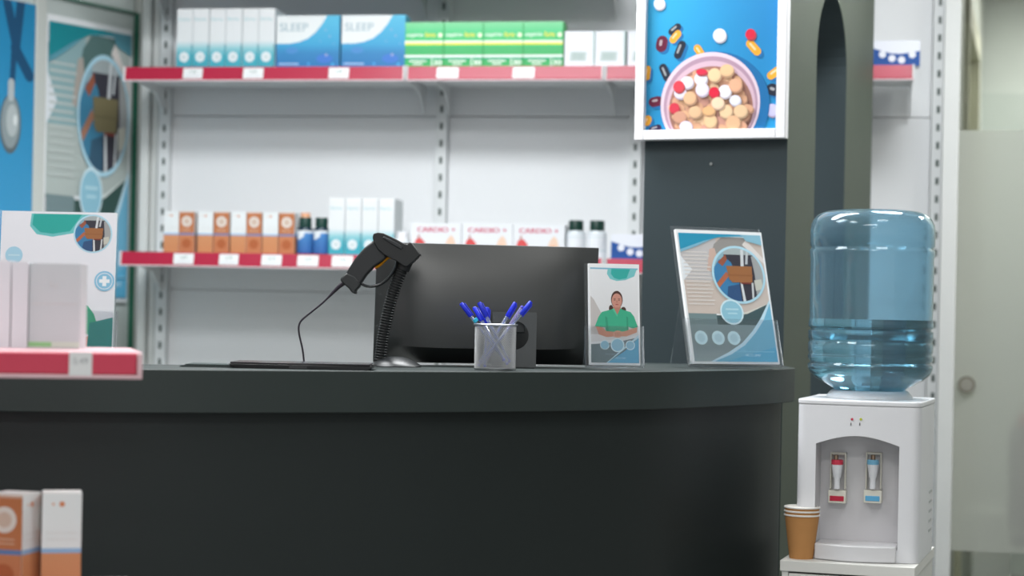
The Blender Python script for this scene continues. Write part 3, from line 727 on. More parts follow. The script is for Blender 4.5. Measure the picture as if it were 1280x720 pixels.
# corridor
q0 = at(1192, 300, 7.0); q1 = at(1223, 300, 9.4)
cf = (q1-q0); cf.z = 0; psiC = -math.atan2(cf.y, cf.x); CF = Frame(q0.x, q0.y, psiC); Lc = cf.length
zl0 = CF.tz(1203, 38, 0)[1]
m = MB(); 
zd = CZ + (405-60)/F*8.2
m.box(0, .55, 0, .1, 0, 2.9, H('d0d3ca')); m.box(.55, 1.75, 0, .1, zd+.1, 2.9, H('d0d3ca')); m.box(1.75, Lc, 0, .1, 0, 2.9, H('d0d3ca'))
struct('wall_corridor', m, M['paint'], loc=CF.w(0, 0, 0), rotz=-psiC)
m = MB(); m.box(.55, .62, -.02, .1, 0, zd+.1, H('cbcab6')); m.box(1.68, 1.75, -.02, .1, 0, zd+.1, H('cbcab6')); m.box(.55, 1.75, -.02, .1, zd, zd+.1, H('d2d1bd'))
struct('trim_3', m, M['paint'], loc=CF.w(0, 0, 0), rotz=-psiC)
m = MB(); m.box(.62, 1.68, .05, .09, 0, zd, H('a3a694')); struct('door_2', m, M['paint'], loc=CF.w(0, 0, 0), rotz=-psiC)
m = MB(); m.box(1.6, 6, 9.45, 9.55, 0, 2.9, H('c6ccc6')); struct('wall_end', m, M['paint'])
m = MB(); p1 = at(1232, 100, 9.3); m.box(p1.x, p1.x+.9, 9.40, 9.45, 0, 2.35, H('b9c1bb')); struct('door_3', m, M['paint'])
# low white cabinet and chair seen through the glass
c0 = at(1213, 700, 7.3); c1 = at(1263, 700, 7.3)
lc = thing('low_cabinet', 'low white cabinet seen under the frosted band of the glass door', 'cabinet', ((c0.x+c1.x)/2, 7.3, 0))
hw2 = (c1.x-c0.x)/2
mb = MB(); mb.box(-hw2, hw2, 0, .15, 0, .52, H('e8ece6')); build('carcass', mb, M['wood'], lc, bevel=.002)
mb = MB(); mb.box(-hw2+.005, hw2-.005, -.018, -.001, .03, .5, H('f0f3ee')); build('cabinet_door', mb, M['wood'], lc, bevel=.002)
# chair behind frosted glass
ch = at(1312, 640, 6.8)
chair = thing('office_chair', 'dim grey chair blurred behind the frosted glass door', 'chair', (ch.x, ch.y, 0), .3)
g = H('5a5b5f')
mb = MB(); mb.box(-.15, .15, .0, .05, .50, .86, g); build('backrest', mb, M['matte'], chair, bevel=.02, seg=3)
mb = MB(); mb.box(-.15, .15, -.28, .03, .44, .49, g); build('seat', mb, M['matte'], chair, bevel=.02, seg=3)
mb = MB(); mb.tube([(0, -.12, .05), (0, -.12, .45)], .022, 12, H('777777')); build('column', mb, M['metal'], chair)
for k in range(5):
    a = 2*PI*k/5; mb = MB(); mb.tube([(0, -.12, .07), (.17*math.cos(a), -.12+.17*math.sin(a), .02)], .015, 8, H('333333')); build('leg', mb, M['plastic'], chair)
pc = thing('folded_cloth', 'pink cloth hung over the chair behind the frosted door', 'cloth', (ch.x, ch.y, 0), .3)
mb = MB(); mb.box(-.10, .12, -.012, -.001, .78, .90, H('c9616c')); mb.box(-.10, .12, .051, .062, .80, .90, H('c9616c')); mb.box(-.10, .12, -.012, .062, .862, .874, H('c9616c')); build('cloth', mb, M['matte'], pc)

# ------------------------------------------------------------------ framed pill picture
SFr = .012
ta_, zb_ = PF.tz(792.5, 175, .035); tb_ = PF.tz(981, 176, .035)[0]
Wf = tb_-ta_; Hf = .56; bw_ = .0245
fr_ = thing('picture_frame', 'white framed blue picture of pills in a bowl on the dark partition', 'picture', PF.w(ta_, 0, zb_), -PF.psi)
mb = MB(); yf, yb = -.035, 0
mb.box(0, bw_, yf, yb, 0, Hf, H('e4e3e6')); mb.box(Wf-bw_, Wf, yf, yb, 0, Hf, H('e4e3e6')); mb.box(bw_, Wf-bw_, yf, yb, 0, bw_, H('e4e3e6')); mb.box(bw_, Wf-bw_, yf, yb, Hf-bw_, Hf, H('e4e3e6'))
build('frame', mb, M['plastic'], fr_, bevel=.0015)
def pills(w, h):
    A = Art(w, h)
    # page spans px 805..968 horizontally, bottom px y=162
    k = w/163.0
    def P(x, y): return ((x-805.5)*k, (162.5-y)*k)
    def bg(u, v): return mix(mix(H('2798c6'), H('1976b0'), u), H('1c82b6'), max(0, min(1, 1-v*2)))
    n = 8
    pts = []; cols = []; tris = []
    for j in range(n+1):
        for i in range(n+1): pts.append((w*i/n, h*j/n)); cols.append(bg(i/n, j/n))
    for j in range(n):
        for i in range(n): q = j*(n+1)+i; tris += [(q, q+1, q+n+2), (q, q+n+2, q+n+1)]
    A.items.append((pts, tris, cols))
    sh = H('14659c')
    def caps(x, y, L, r, a, c1, c2=None):
        px, py = P(x, y); A.poly(capsule(px+3*k, py-3*k, L*k, r*k, a), sh, unit=False)
        A.poly(capsule(px, py, L*k, r*k, a), c1, unit=False)
        A.poly(capsule(px-1.2*k, py+1.2*k, L*k*.7, r*k*.25, a), mix(c1, (1,1,1,1), .3), unit=False)
    def disc(x, y, r, c, a=0, q=1., sh_=True):
        px, py = P(x, y)
        if sh_: A.poly(ell(px+1.2*k, py-2.0*k, r*k, r*k*q, a, 20), mix(c, (.12,.06,.05,1), .55), unit=False)
        A.poly(ell(px, py, r*k, r*k*q, a, 20), mix(c, (.2,.1,.08,1), .12), unit=False)
        A.poly(ell(px-.6*k, py+.7*k, r*k*.84, r*k*q*.84, a, 20), c, unit=False)
    blk, plum, gold, red = H('1a2233'), H('5c1030'), H('d99a2c'), H('c81c3a')
    caps(840, 40, 9, 4.5, math.radians(38), blk); caps(841, 49, 9, 4.5, math.radians(50), gold)
    caps(824, 57, 6, 7, math.radians(80), plum); caps(847, 65, 13, 5, math.radians(68), blk); caps(829, 92, 13, 5, math.radians(-65), blk)
    caps(871, 67, 8, 4.5, math.radians(-55), gold); caps(938, 65, 13, 5, math.radians(-48), gold); caps(964, 96, 10, 5, math.radians(35), gold)
    caps(818, 127, 6, 6, math.radians(10), plum); caps(963, 116, 4, 7, math.radians(-20), blk); caps(806.5, 92, 10, 4, math.radians(85), gold)
    caps(808, 150, 3, 5, 1.2, gold); caps(818, 160, 8, 4, .3, H('2c1c3c'))
    disc(896, 49, 8, H('dfe6f4')); disc(934, 49, 6.3, red); disc(962, 140, 7.5, H('b7b4d8'))
    for (x, y, r) in ((820,8,7),(930,-30,8),(850,-60,7)): disc(x, y, r, H('dfe6f4'))
    caps(900, -40, 12, 5, .6, gold); caps(860, -25, 12, 5, -.6, plum); caps(945, -5, 12, 5, 1.2, blk) if False else None
    # bowl
    bx, by = P(886, 131)
    A.poly(ell(bx+7*k, by-2*k, 66*k, 64*k, 0, 48), sh, unit=False)
    A.poly(ell(bx, by, 61.5*k, 62*k, 0, 60), H('d3bfcb'), unit=False); A.poly(ell(bx+.5*k, by-1*k, 58*k, 58*k, 0, 60), H('a8899c'), unit=False)
    A.poly(ell(bx+1*k, by-3*k, 55*k, 54.5*k, 0, 60), H('c9abba'), unit=False); A.poly(ell(bx+1*k, by-6*k, 52*k, 51*k, 0, 60), H('9c6f62'), unit=False)
    tans = [H('ddb08a'), H('e4bd98'), H('d4a282'), H('e8c5a0'), H('cf9c80'), H('c99484')]
    hull = ell(bx+1*k, by-4*k, 54*k, 53*k, 0, 40)
    rnd = random.Random(4)
    spots = []
    for j in range(11):
        for i in range(9):
            x = 840+i*11.6+(j % 2)*5.8+rnd.uniform(-2, 2); y = 88+j*8.2+rnd.uniform(-1.6, 1.6)
            if math.hypot((x-887), (y-137)*1.02) < 47: spots.append((x, y))
    for x, y in spots:
        disc(x, y, rnd.uniform(6.2, 8.2), rnd.choice(tans), rnd.uniform(0, 3), rnd.uniform(.6, 1))
    for x, y, r, c, q in ((875,101,8,'e3e0ee',1),(858,105,8,'e0dcec',.9),(850,118,8,'d8d2e6',.8),(877,114,8.2,'dcd4e6',1),(905,117,7.8,'e6e4f0',1),(918,128,7,'dcdcec',.9),(848,110,7,'d0404e',1),(876,93,7,'cf2c48',.5),(892,118,6.5,'d0203c',1),(843,136,6.5,'c8384a',1),(892,97,8,'e8c49a',1),(907,92,8.5,'e2b98e',.85),(918,110,8,'dca888',1),(862,124,8,'dcae88',1),(907,141,8,'e6c49c',1),(925,141,8.5,'e0bd96',.9),(888,152,8.2,'e6bf94',1),(916,155,9,'deb08a',1),(850,147,8.5,'c9967e',.85),(886,140,8,'dfae7c',.7),(869,141,8,'dcb48e',.9),(858,158,8,'ded6ea',.8),(897,131,8,'ecccae',.9)):
        disc(x, y, r, H(c), 0, q)
    return A
mb = MB(); wi, hi = Wf-2*bw_, Hf-2*bw_
mb.box(bw_, Wf-bw_, -.016, 0, bw_, Hf-bw_, H('2a9ccc')); mb.art(pills(wi, hi), (bw_, -.016, bw_), step=.00004)
build('print', mb, M['paper'], fr_, label='blue print of pills and a pink bowl')
# screw
sp = PF.tz(889, 205, 0); mb = MB(); mb.tube([(0, 0, 0), (0, -.004, 0)], .0035, 12, H('b8bcba'))
o = build('wall_screw', mb, M['metal'], loc=PF.w(sp[0], 0, sp[1]), rotz=-PF.psi); tag(o, 'tiny metal screw in the dark partition below the pill picture', 'screw')

# ------------------------------------------------------------------ counter
ZT = 1.105
front = [(-420, 3.52), (-200, 3.50), (0, 3.50), (190, 3.55), (400, 3.67), (600, 3.82), (800, 4.05), (900, 4.26), (950, 4.40), (980, 4.52), (994, 4.62)]
fp = []
for x, D in front:
    p = at(x, 460, D); fp.append(Vector((p.x, p.y)))
def smooth_curve(P, n=10):
    out = []
    for i in range(len(P)-1):
        p0 = P[max(i-1, 0)]; p1 = P[i]; p2 = P[i+1]; p3 = P[min(i+2, len(P)-1)]
        for k in range(n):
            t = k/n; out.append(.5*((2*p1)+(-p0+p2)*t+(2*p0-5*p1+4*p2-p3)*t*t+(-p0+3*p1-3*p2+p3)*t**3))
    out.append(P[-1]); return out
fc = smooth_curve(fp, 8)
def inset(curve, d):
    out = []
    for i, p in enumerate(curve):
        a = curve[max(i-1, 0)]; b = curve[min(i+1, len(curve)-1)]; t = (b-a).normalized(); n = Vector((-t.y, t.x)); out.append(p+n*d)
    return out
xr = fc[-1].x
backy = 4.62
def slab(curve, z0, z1, by, col, xl=None):
    pts = [(p.x, p.y) for p in curve] + [(curve[-1].x, by), (curve[0].x, by)]
    mb = MB(); mb.prism(pts, z0, z1, col, axis='z'); return mb
ct = thing('reception_counter', 'long dark grey-green counter with a gently curved front', 'counter', (0, 0, 0))
back = [Vector((p.x, p.y+.33+.16*max(0, min(1, (p.x+.55)/.4)))) for p in fc if p.x < xr-.06]
pts = [(p.x, p.y) for p in fc] + [(p.x, p.y) for p in reversed(back)]
pts = [(p.x, p.y) for p in fc] + [(xr, 4.82), (xr-.36, 4.82)] + [(p.x, min(p.y, 4.75)) for p in reversed(back) if p.x < xr-.38]
mb = MB(); mb.prism(pts, ZT-.081, ZT, H('2d3534'), axis='z'); build('counter_top', mb, M['lacq'], ct, bevel=.002, smooth=True)
ic = inset(fc, .028); ic = [p for p in ic if p.x < xr-.03]
pts = [(p.x, p.y) for p in ic] + [(xr-.03, 4.78), (xr-.36, 4.78)] + [(p.x, min(p.y-.06, 4.70)) for p in reversed(back) if p.x < xr-.42]
mb = MB(); mb.prism(pts, .0, ZT-.082, H('212727'), axis='z'); build('counter_front', mb, M['lacq'], ct, smooth=True)

# ------------------------------------------------------------------ objects on the counter
def base_on(px, D): 
    p = at(px, 462, D); return Vector((p.x, D, ZT))
# ---- monitor (back view)
mo = base_on(608, 4.20)
mon = thing('monitor', 'black computer monitor turned away, standing on the counter behind the pens', 'monitor', mo, math.radians(9))
Wm, Hm, tilt = .490, .263, math.radians(9)
def mon_panel():
    mb = MB(); pts = []
    nx, nz = 24, 12
    for j in range(nz+1):
        for i in range(nx+1):
            u = i/nx*2-1; v = j/nz*2-1
            w_ = (v+1)/2; bulge = -.06*(1-u**4)*(1-w_**2.6)*min(1, w_*6) - .006
            pts.append((u*Wm/2, bulge, (j/nz)*Hm))
    n1 = len(pts); fs = []
    for j in range(nz):
        for i in range(nx):
            a = j*(nx+1)+i; fs.append((a, a+1, a+nx+2, a+nx+1))
    for j in range(nz+1):
        for i in range(nx+1): pts.append(((i/nx*2-1)*Wm/2, .004, (j/nz)*Hm))
    for j in range(nz):
        for i in range(nx): a = n1+j*(nx+1)+i; fs.append((a+nx+1, a+nx+2, a+1, a))
    for i in range(nx): fs.append((i+1, i, n1+i, n1+i+1)); b = nz*(nx+1); fs.append((b+i, b+i+1, n1+b+i+1, n1+b+i))
    for j in range(nz): a = j*(nx+1); fs.append((a, a+nx+1, n1+a+nx+1, n1+a)); a += nx; fs.append((a+nx+1, a, n1+a, n1+a+nx+1))
    # tilt: top leans towards the viewer
    ct_, st_ = math.cos(tilt), math.sin(tilt)
    pts = [(x, y*ct_ - z*st_, z*ct_ + y*st_) for x, y, z in pts]
    return mb.add(pts, fs, H('343636'))
o = build('housing', mon_panel(), M['satin'], mon, smooth=True); o.location = (.0, .045, .006)
mb = MB(); ct_, st_ = math.cos(tilt), math.sin(tilt)
v = [(x, y, z) for y in (.0045, .006) for x, z in ((-Wm/2+.008, .012), (Wm/2-.008, .012), (Wm/2-.008, Hm-.008), (-Wm/2+.008, Hm-.008))]
v = [(x, y*ct_-z*st_, z*ct_+y*st_) for x, y, z in v]
mb.add(v, [(0,1,2,3),(7,6,5,4),(0,4,5,1),(1,5,6,2),(2,6,7,3),(3,7,4,0)], H('0c0d0f')); o = build('screen', mb, M['gloss'], mon); o.location = (0, .045, .006)
# stand plate with round hole
def plate_with_hole(w, h, r, cz, t, col):
    mb = MB(); n = 40; outer = []
    for k in range(n):
        a = 2*PI*k/n; c, s = math.cos(a), math.sin(a)
        # project to rectangle
        hx = w/2; top = h-cz; bot = cz
        sc = min(hx/abs(c) if abs(c) > 1e-6 else 9, (top/s if s > 1e-6 else 9) if s > 0 else (bot/-s if s < -1e-6 else 9))
        outer.append((c*sc, cz+s*sc))
    inner = [(r*math.cos(2*PI*k/n), cz+r*math.sin(2*PI*k/n)) for k in range(n)]
    # snap corners
    for cx_, cz_ in ((w/2, 0), (w/2, h), (-w/2, 0), (-w/2, h)):
        k = min(range(n), key=lambda q: (outer[q][0]-cx_)**2+(outer[q][1]-cz_)**2); outer[k] = (cx_, cz_)
    v = [(x, 0, z) for x, z in outer]+[(x, 0, z) for x, z in inner]+[(x, t, z) for x, z in outer]+[(x, t, z) for x, z in inner]
    fs = []
    for k in range(n):
        l = (k+1) % n; fs += [(k, l, n+l, n+k), (2*n+l, 2*n+k, 3*n+k, 3*n+l), (l, k, 2*n+k, 2*n+l), (n+k, n+l, 3*n+l, 3*n+k)]
    return mb.add(v, fs, col)
o = build('stand_plate', plate_with_hole(.095, .118, .031, .068, .008, H('4c4f50')), M['plastic'], mon, label='grey stand plate with a round hole'); o.location = (.045, -.095, .002); o.rotation_euler.z = math.radians(-9)
mb = MB(); mb.box(.0, .09, -.10, .10, 0, .004, H('333637')); build('stand_foot', mb, M['plastic'], mon, bevel=.001)
mb = MB(); mb.box(.02, .07, -.088, .03, .075, .112, H('2c2f30')); build('hinge', mb, M['plastic'], mon, bevel=.003)

# ---- barcode scanner on gooseneck stand
DSc = 4.04
so = base_on(494, DSc)
def LS(px, py): p = at(px, py, DSc); return (p.x-so.x, p.z-so.z)
def L3(px, py, y=0): x, z = LS(px, py); return (x, y, z)
stand = thing('scanner_stand', 'black ribbed gooseneck stand with a domed round foot', 'stand', so)
mb = MB(); rb_ = .055
mb.lathe([(rb_, 0), (rb_, .002), (rb_*.93, .006), (rb_*.7, .013), (rb_*.45, .0185), (rb_*.3, .021), (0.0001, .0215)], 48, col=H('1d2022'))
build('foot', mb, M['plastic'], stand, smooth=True)
neck = [(475, 452), (476.5, 440), (479, 420), (483, 400), (488, 378), (494, 358), (501, 340), (505, 331)]
# resample
def resample(P, n):
    P = [Vector(p) for p in P]; C = smooth_curve(P, 8); L = [0]
    for a, b in zip(C, C[1:]): L.append(L[-1]+(b-a).length)
    out = []; j = 0
    for k in range(n):
        d = L[-1]*k/(n-1)
        while j < len(L)-2 and L[j+1] < d: j += 1
        t = (d-L[j])/max(1e-9, L[j+1]-L[j]); out.append(C[j].lerp(C[j+1], t))
    return out
pth = resample([L3(*p) for p in neck], 150)
mb = MB(); rad = [(.0118 if (i % 4) < 2 else .0132)*(1+.0*i) for i in range(150)]
mb.tube(pth, rad, 20, H('191b1c')); build('gooseneck', mb, M['rubber'], stand)
mb = MB(); a, b = Vector(L3(503, 337)), Vector(L3(507, 327)); mb.tube([a, b], [.0145, .0155], 20, H('1e2021')); build('cradle', mb, M['rubber'], stand, smooth=True)
sc = thing('barcode_scanner', 'black hand-held barcode scanner with yellow trigger hanging on its stand', 'scanner', so)
head = [(468, 303), (466.5, 297), (468, 292.5), (473, 291), (480, 292), (490, 296.5), (500, 301.5), (506, 305), (509.5, 306), (512.5, 303.2), (515, 304), (521, 312), (526, 319), (518, 327), (509.5, 334), (505, 333), (497, 327), (490, 324), (481, 319), (473, 312)]
mb = MB(); mb.prism([LS(*p) for p in head], -.024, .024, H('202223')); build('head', mb, M['rubber'], sc, bevel=.007, seg=4)
mb = MB(); mb.prism([LS(*p) for p in [(481, 295.5), (499, 304.5), (505, 309), (503, 313.5), (490, 306), (478, 298)]], -.0262, .0262, H('2b2e30')); build('side_groove', mb, M['rubber'], sc, bevel=.0025)
mb = MB(); v = [L3(514.5, 305.5, -.018), L3(514.5, 305.5, .018), L3(525.6, 319.3, .018), L3(525.6, 319.3, -.018)]; 
mb.prism([LS(*p) for p in [(516, 305.5), (526.8, 319.2), (524.5, 321), (513.5, 307.5)]], -.018, .018, H('0d0e10')); build('scan_window', mb, M['gloss'], sc)
hand = [(468.5, 300), (455, 311), (444, 324), (436, 337), (432, 344), (446, 357), (451, 356), (458, 345), (468, 334), (480, 326), (484, 321), (476, 308)]
mb = MB(); mb.prism([LS(*p) for p in hand], -.0165, .0165, H('242628')); build('handle', mb, M['plastic'], sc, bevel=.006, seg=4)
cap_ = [(434, 341), (427, 347.5), (426, 350.5), (430, 355), (437, 361), (440.5, 366), (446, 368), (445.5, 363), (449.5, 359.5), (451.5, 355), (445, 346)]
mb = MB(); mb.prism([LS(*p) for p in cap_], -.0175, .0175, H('2b2e2f')); build('handle_cap', mb, M['rubber'], sc, bevel=.003)
gd = resample([L3(*p) for p in [(450, 353), (456, 357), (465, 358), (476, 355), (486, 347), (493.5, 336), (496, 327), (495, 322)]], 30)
mb = MB(); mb.tube(gd, .0032, 12, H('25282a'), flat=2.2); build('trigger_guard', mb, M['plastic'], sc, smooth=True)
tr_ = resample([L3(*p) for p in [(469, 334.5), (474, 332), (479, 327.5), (484, 323), (488, 321.5), (493, 323)]], 16)
mb = MB(); mb.tube(tr_, .0034, 12, H('d9921c'), flat=2.5); build('trigger', mb, M['plastic'], sc, smooth=True, label='yellow trigger')
cb = resample([L3(*p) for p in [(431, 353), (424, 358), (419, 363), (405, 377), (393, 387), (383, 395), (376.5, 401), (373.5, 408), (374, 418), (378, 436), (380, 452), (380.5, 459)]], 70)
rr = [.0055 - (.0035*min(1, i/16)) for i in range(70)]
mb = MB(); mb.tube(cb, [max(.0019, r) for r in rr], 12, H('2c2530')); build('cable', mb, M['plastic'], sc, smooth=True)

# ---- flat black tablet cover lying on counter
a0 = at(285, 455, 3.72); a1 = at(466, 459, 3.72)
wt_ = a1.x-a0.x
tb0 = thing('tablet', 'thin black tablet in an open folding cover lying flat in front of the scanner', 'tablet', Vector(((a0.x+a1.x)/2, 3.725, ZT)))
mb = MB()
mb.prism([(-wt_/2+.016, 0), (wt_/2-.012, 0), (wt_/2-.003, .004), (wt_/2, .008), (wt_/2-.004, .0085), (-wt_/2, .0085), (-wt_/2+.004, .005)], 0, .12, H('121314')); build('cover', mb, M['gloss'], tb0, bevel=.0008)
mb = MB(); mb.box(-wt_/2+.003, wt_/2-.006, .002, .118, .0086, .0126, H('1c1a1d')); build('body', mb, M['gloss'], tb0, bevel=.001)
mb = MB(); mb.box(-.022, .012, -.0006, .0, .002, .006, H('3a3a3c')); build('latch', mb, M['plastic'], tb0)
b0 = at(222, 459, 3.75); 
kb = thing('notebook', 'thin dark closed notebook lying behind the tablet on the counter', 'notebook', Vector((b0.x+.07, 3.74, ZT)))
mb = MB(); mb.prism([(-.065, 0), (.10, 0), (.10, .004), (-.05, .0045), (-.062, .003)], 0, .11, H('353d3d')); build('cover', mb, M['rubber'], kb)
mb = MB(); mb.box(-.055, .098, .003, .107, .0046, .0058, H('3c4444')); build('pages', mb, M['matte'], kb)

# ---- mesh pen cup
co = base_on(618.5, 3.93)
cup = thing('pen_cup', 'silver wire mesh pen cup on the counter', 'pen cup', co)
rc, hc = .0417, .0938
mb = MB(); n, rows = 76, 36
v = []; 
for j in range(rows+1):
    for i in range(n): a = 2*PI*(i+.5*(j % 2))/n; v.append((rc*math.cos(a), rc*math.sin(a), .004+(hc-.008)*j/rows))
fs = []
for j in range(0, rows-1):
    for i in range(n):
        if j % 2 == 0: fs.append((j*n+i, (j+1)*n+i, (j+2)*n+i, (j+1)*n+(i-1) % n))
        else: fs.append((j*n+i, (j+1)*n+(i+1) % n, (j+2)*n+i, (j+1)*n+i))
mb.add(v, fs, H('a2a4a6'))
o = build('mesh_wall', mb, M['silver'], cup); wm = o.modifiers.new('wire', 'WIREFRAME'); wm.thickness = .00115; wm.use_even_offset = False; wm.use_replace = True
mb = MB(); mb.lathe([(rc+.0005, hc-.003), (rc+.0035, hc-.0015), (rc+.004, hc), (rc+.002, hc+.0012), (rc-.001, hc)], 48, col=H('b9bcc0'), closed=True); build('rim', mb, M['metal'], cup, smooth=True)
mb = MB(); mb.lathe([(rc+.0008, 0), (rc+.0012, .004), (rc-.0008, .0045), (0.0001, .002)], 48, col=H('a4a7aa')); build('base', mb, M['metal'], cup, smooth=True)
blue = H('1c2fd0')
def pen(top, bot, yt, yb, capc, label, kind=0):
    a = at(top[0], top[1], 3.93+yt); b = at(bot[0], bot[1], 3.93+yb)
    b.z = max(b.z, ZT+.006)
    # keep inside the cup
    d = (a-b); L = d.length; d.normalize()
    root = thing('ballpoint_pen', label, 'pen', b, 0, 'ballpoint pens in the mesh cup')
    def seg(name, s0, s1, r0, r1, c, mt, **k):
        mb = MB(); mb.tube([d*s0, d*(s0+.002), d*(s1-.002), d*s1], [r0*.8, r0, r1, r1*.75], 14, c); return build(name, mb, mt, root, smooth=True, **k)
    if kind == 0:
        seg('barrel', .0, L-.028, .0036, .0036, H('c9d4e4'), M['barrel'], label='clear barrel'); seg('refill', .004, L-.03, .0013, .0013, H('3c50c0'), M['plastic'])
        cp = seg('cap', L-.034, L, .0048, .0044, capc, M['plastic'])
        mb = MB(); side = Vector((d.z, 0, -d.x)).normalized()
        mb.tube([d*(L-.004)+side*.0045, d*(L-.006)+side*.0062, d*(L-.036)+side*.0058], .0011, 8, capc); build('clip', mb, M['plastic'], root, smooth=True)
        seg('end_plug', -.001, .004, .0034, .0034, blue, M['plastic'])
    else:
        seg('barrel', .0, L, .0036, .0034, H('d3cfe6'), M['barrel'], label='clear barrel with no cap'); seg('refill', .004, L-.004, .0013, .0013, H('8a7ad0'), M['plastic']); seg('end_plug', L-.004, L+.001, .0037, .003, H('5048c8'), M['plastic'])
    return root
p1 = pen((576, 379), (634, 455), .0, .012, blue, 'blue-capped pen leaning furthest left out of the cup')
pp = at(595.5, 402, 3.931)-p1.location; pq = at(593, 398.5, 3.93)-p1.location
mb = MB(); mb.tube([pp, pq], .0053, 14, H('35b9dc')); build('grip_ring', mb, M['plastic'], p1, smooth=True, label='cyan ring')
pen((592.5, 384), (630, 450), .015, -.018, blue, 'short-showing blue-capped pen second from the left in the cup')
pen((598.5, 378), (637, 452), -.004, -.004, H('1a2bc0'), 'blue-capped pen third from the left, tall among the left bunch')
pen((609, 384), (606, 458), .012, .0, blue, 'nearly upright blue-capped pen in the middle of the cup')
pen((644.5, 378), (600, 452), .008, .008, blue, 'blue-capped pen leaning right with its cap upright of the pair')
pen((664, 377), (598, 457), -.006, -.008, H('1c34d8'), 'blue-capped pen leaning furthest right out of the cup')
pen((653, 383), (604, 456), -.016, .016, blue, 'clear capless pen leaning right between two blue caps', 1)
# cyan clip on first pen as pen grip ring -> separate clip pen
pp = at(595.5, 400, 3.997)

# ---- brochure holders
def holder(name, label, o, psi, tilt, w, h, pocket, art, gap=.008, up=.002, page_label=None, wing=0.0, brochure_label='x', n=1):
    """acrylic leaflet stand; local -y faces viewer; everything leans back by tilt"""
    root = thing(name, label, 'leaflet holder', o, psi)
    ct_, st_ = math.cos(tilt), math.sin(tilt)
    def T(x, y, z): return (x, y*ct_ + z*st_, z*ct_ - y*st_)
    def slabbox(mb, x0, x1, y0, y1, z0, z1, c=WHITE):
        v = [T(*p) for p in [(x0,y0,z0),(x1,y0,z0),(x1,y1,z0),(x0,y1,z0),(x0,y0,z1),(x1,y0,z1),(x1,y1,z1),(x0,y1,z1)]]
        mb.add(v, [(0,3,2,1),(4,5,6,7),(0,1,5,4),(1,2,6,5),(2,3,7,6),(3,0,4,7)], c)
    e = .0025; W2 = w/2+.008
    zb = .006 + .02*st_*0 + .004
    mb = MB(); slabbox(mb, -W2+.002, W2-.006, .004, .004+e, zb-.004, h+up); build('back_plate', mb, M['acrylic'], root)
    mb = MB(); slabbox(mb, -W2, W2, -gap-e, -gap, zb-.004, pocket); build('front_plate', mb, M['acrylic'], root)
    for s in (-1, 1):
        mb = MB(); x0, x1 = (W2-e, W2) if s > 0 else (-W2, -W2+e); slabbox(mb, x0, x1, -gap, .004, zb-.004, pocket); build('side_plate', mb, M['acrylic'], root)
    mb = MB(); slabbox(mb, -W2, W2, -gap, .004, zb-.004, zb-.0015); build('floor_plate', mb, M['acrylic'], root)
    # rear prop
    mb = MB(); zz = h*.55; p0 = T(0, .006, zz); 
    v = []
    for x in (-W2+.01, W2-.01): v += [(x, p0[1], p0[2]), (x, p0[1]+.002, p0[2]), (x, p0[1]+.05, .001), (x, p0[1]+.048, .001)]
    mb.add(v, [(0,1,2,3),(7,6,5,4),(0,4,5,1),(1,5,6,2),(2,6,7,3),(3,7,4,0)]); build('prop', mb, M['acrylic'], root)
    # leaflet stack: top-level
    mb = MB(); x0, x1 = -w/2, w/2; y0, y1 = -gap+.0015, .003
    slabbox(mb, x0, x1, y0, y1, zb, h, H('eceef0'))
    U = Vector((1, 0, 0)); V = Vector(T(0, 0, 1)); N = -Vector(T(0, 1, 0)); o3 = Vector(T(x0, y0, zb))
    mb.art(art, o3, U, V, N, step=.00004, base=.0001)
    lf = build('leaflet_stack', mb, M['paper'], loc=o, rotz=psi); tag(lf, brochure_label, 'leaflets')
    return root
oA = base_on(920, 4.41); 
holder('leaflet_holder', 'large clear acrylic leaflet stand at the right end of the counter', oA+Vector((0, .0, .0)), math.radians(24), math.radians(17), .230, .333, .116, leaflet_circle(.230, .322), up=.012, brochure_label='A4 leaflets with a round handover photo in the right acrylic stand')
oB = base_on(768, 4.13)
holder('leaflet_holder', 'narrow clear acrylic leaflet stand between the monitor and the dark partition', oB, math.radians(10), math.radians(8), .112, .230, .094, leaflet_nurse(.112, .220), brochure_label='narrow leaflets with a nurse in green scrubs, beside the monitor')
oC = base_on(68, 3.72)
holder('leaflet_holder', 'large clear acrylic leaflet stand at the left end of the counter', oC, math.radians(0), math.radians(4), .223, .297, .106, leaflet_plus(.223, .287), brochure_label='white leaflets with a blue plus badge, behind the near shelf at left')

# ------------------------------------------------------------------ cabinet, dispenser, bottle, cups
QF = Frame(0, 0, math.radians(18))
cc = at(975, 700, 4.22); ZCb = CZ + (402-698)/F*4.28 + .0
CFm = Frame(cc.x, cc.y, math.radians(18))
Wc, Dc = .292, .42
cb_ = thing('drawer_cabinet', 'small white drawer cabinet under the water dispenser', 'cabinet', CFm.w(0, 0, 0), -CFm.psi)
cw = H('d6d6d2')
mb = MB(); mb.box(0, Wc, 0, Dc, ZCb-.024, ZCb, cw); build('cabinet_top', mb, M['wood'], cb_, bevel=.0015)
mb = MB(); mb.box(.004, .018, .004, Dc, 0, ZCb-.0245, cw); mb.box(Wc-.018, Wc-.004, .004, Dc, 0, ZCb-.0245, cw); mb.box(.018, Wc-.018, Dc-.02, Dc, .0, ZCb-.0245, cw); mb.box(.018, Wc-.018, .004, Dc-.02, 0, .04, cw)
build('carcass', mb, M['wood'], cb_)
for k in range(3):
    z1 = ZCb-.028-k*.21; z0 = z1-.206
    mb = MB(); mb.box(.0195, Wc-.0195, .003, .02, max(.045, z0), z1, H('dadad6')); d_ = build('drawer', mb, M['wood'], cb_, bevel=.001)
    mb = MB(); mb.box(Wc/2-.05, Wc/2+.05, -.018, .003, z1-.085, z1-.077, H('a9aaab')); build('handle', mb, M['metal'], d_, bevel=.002)

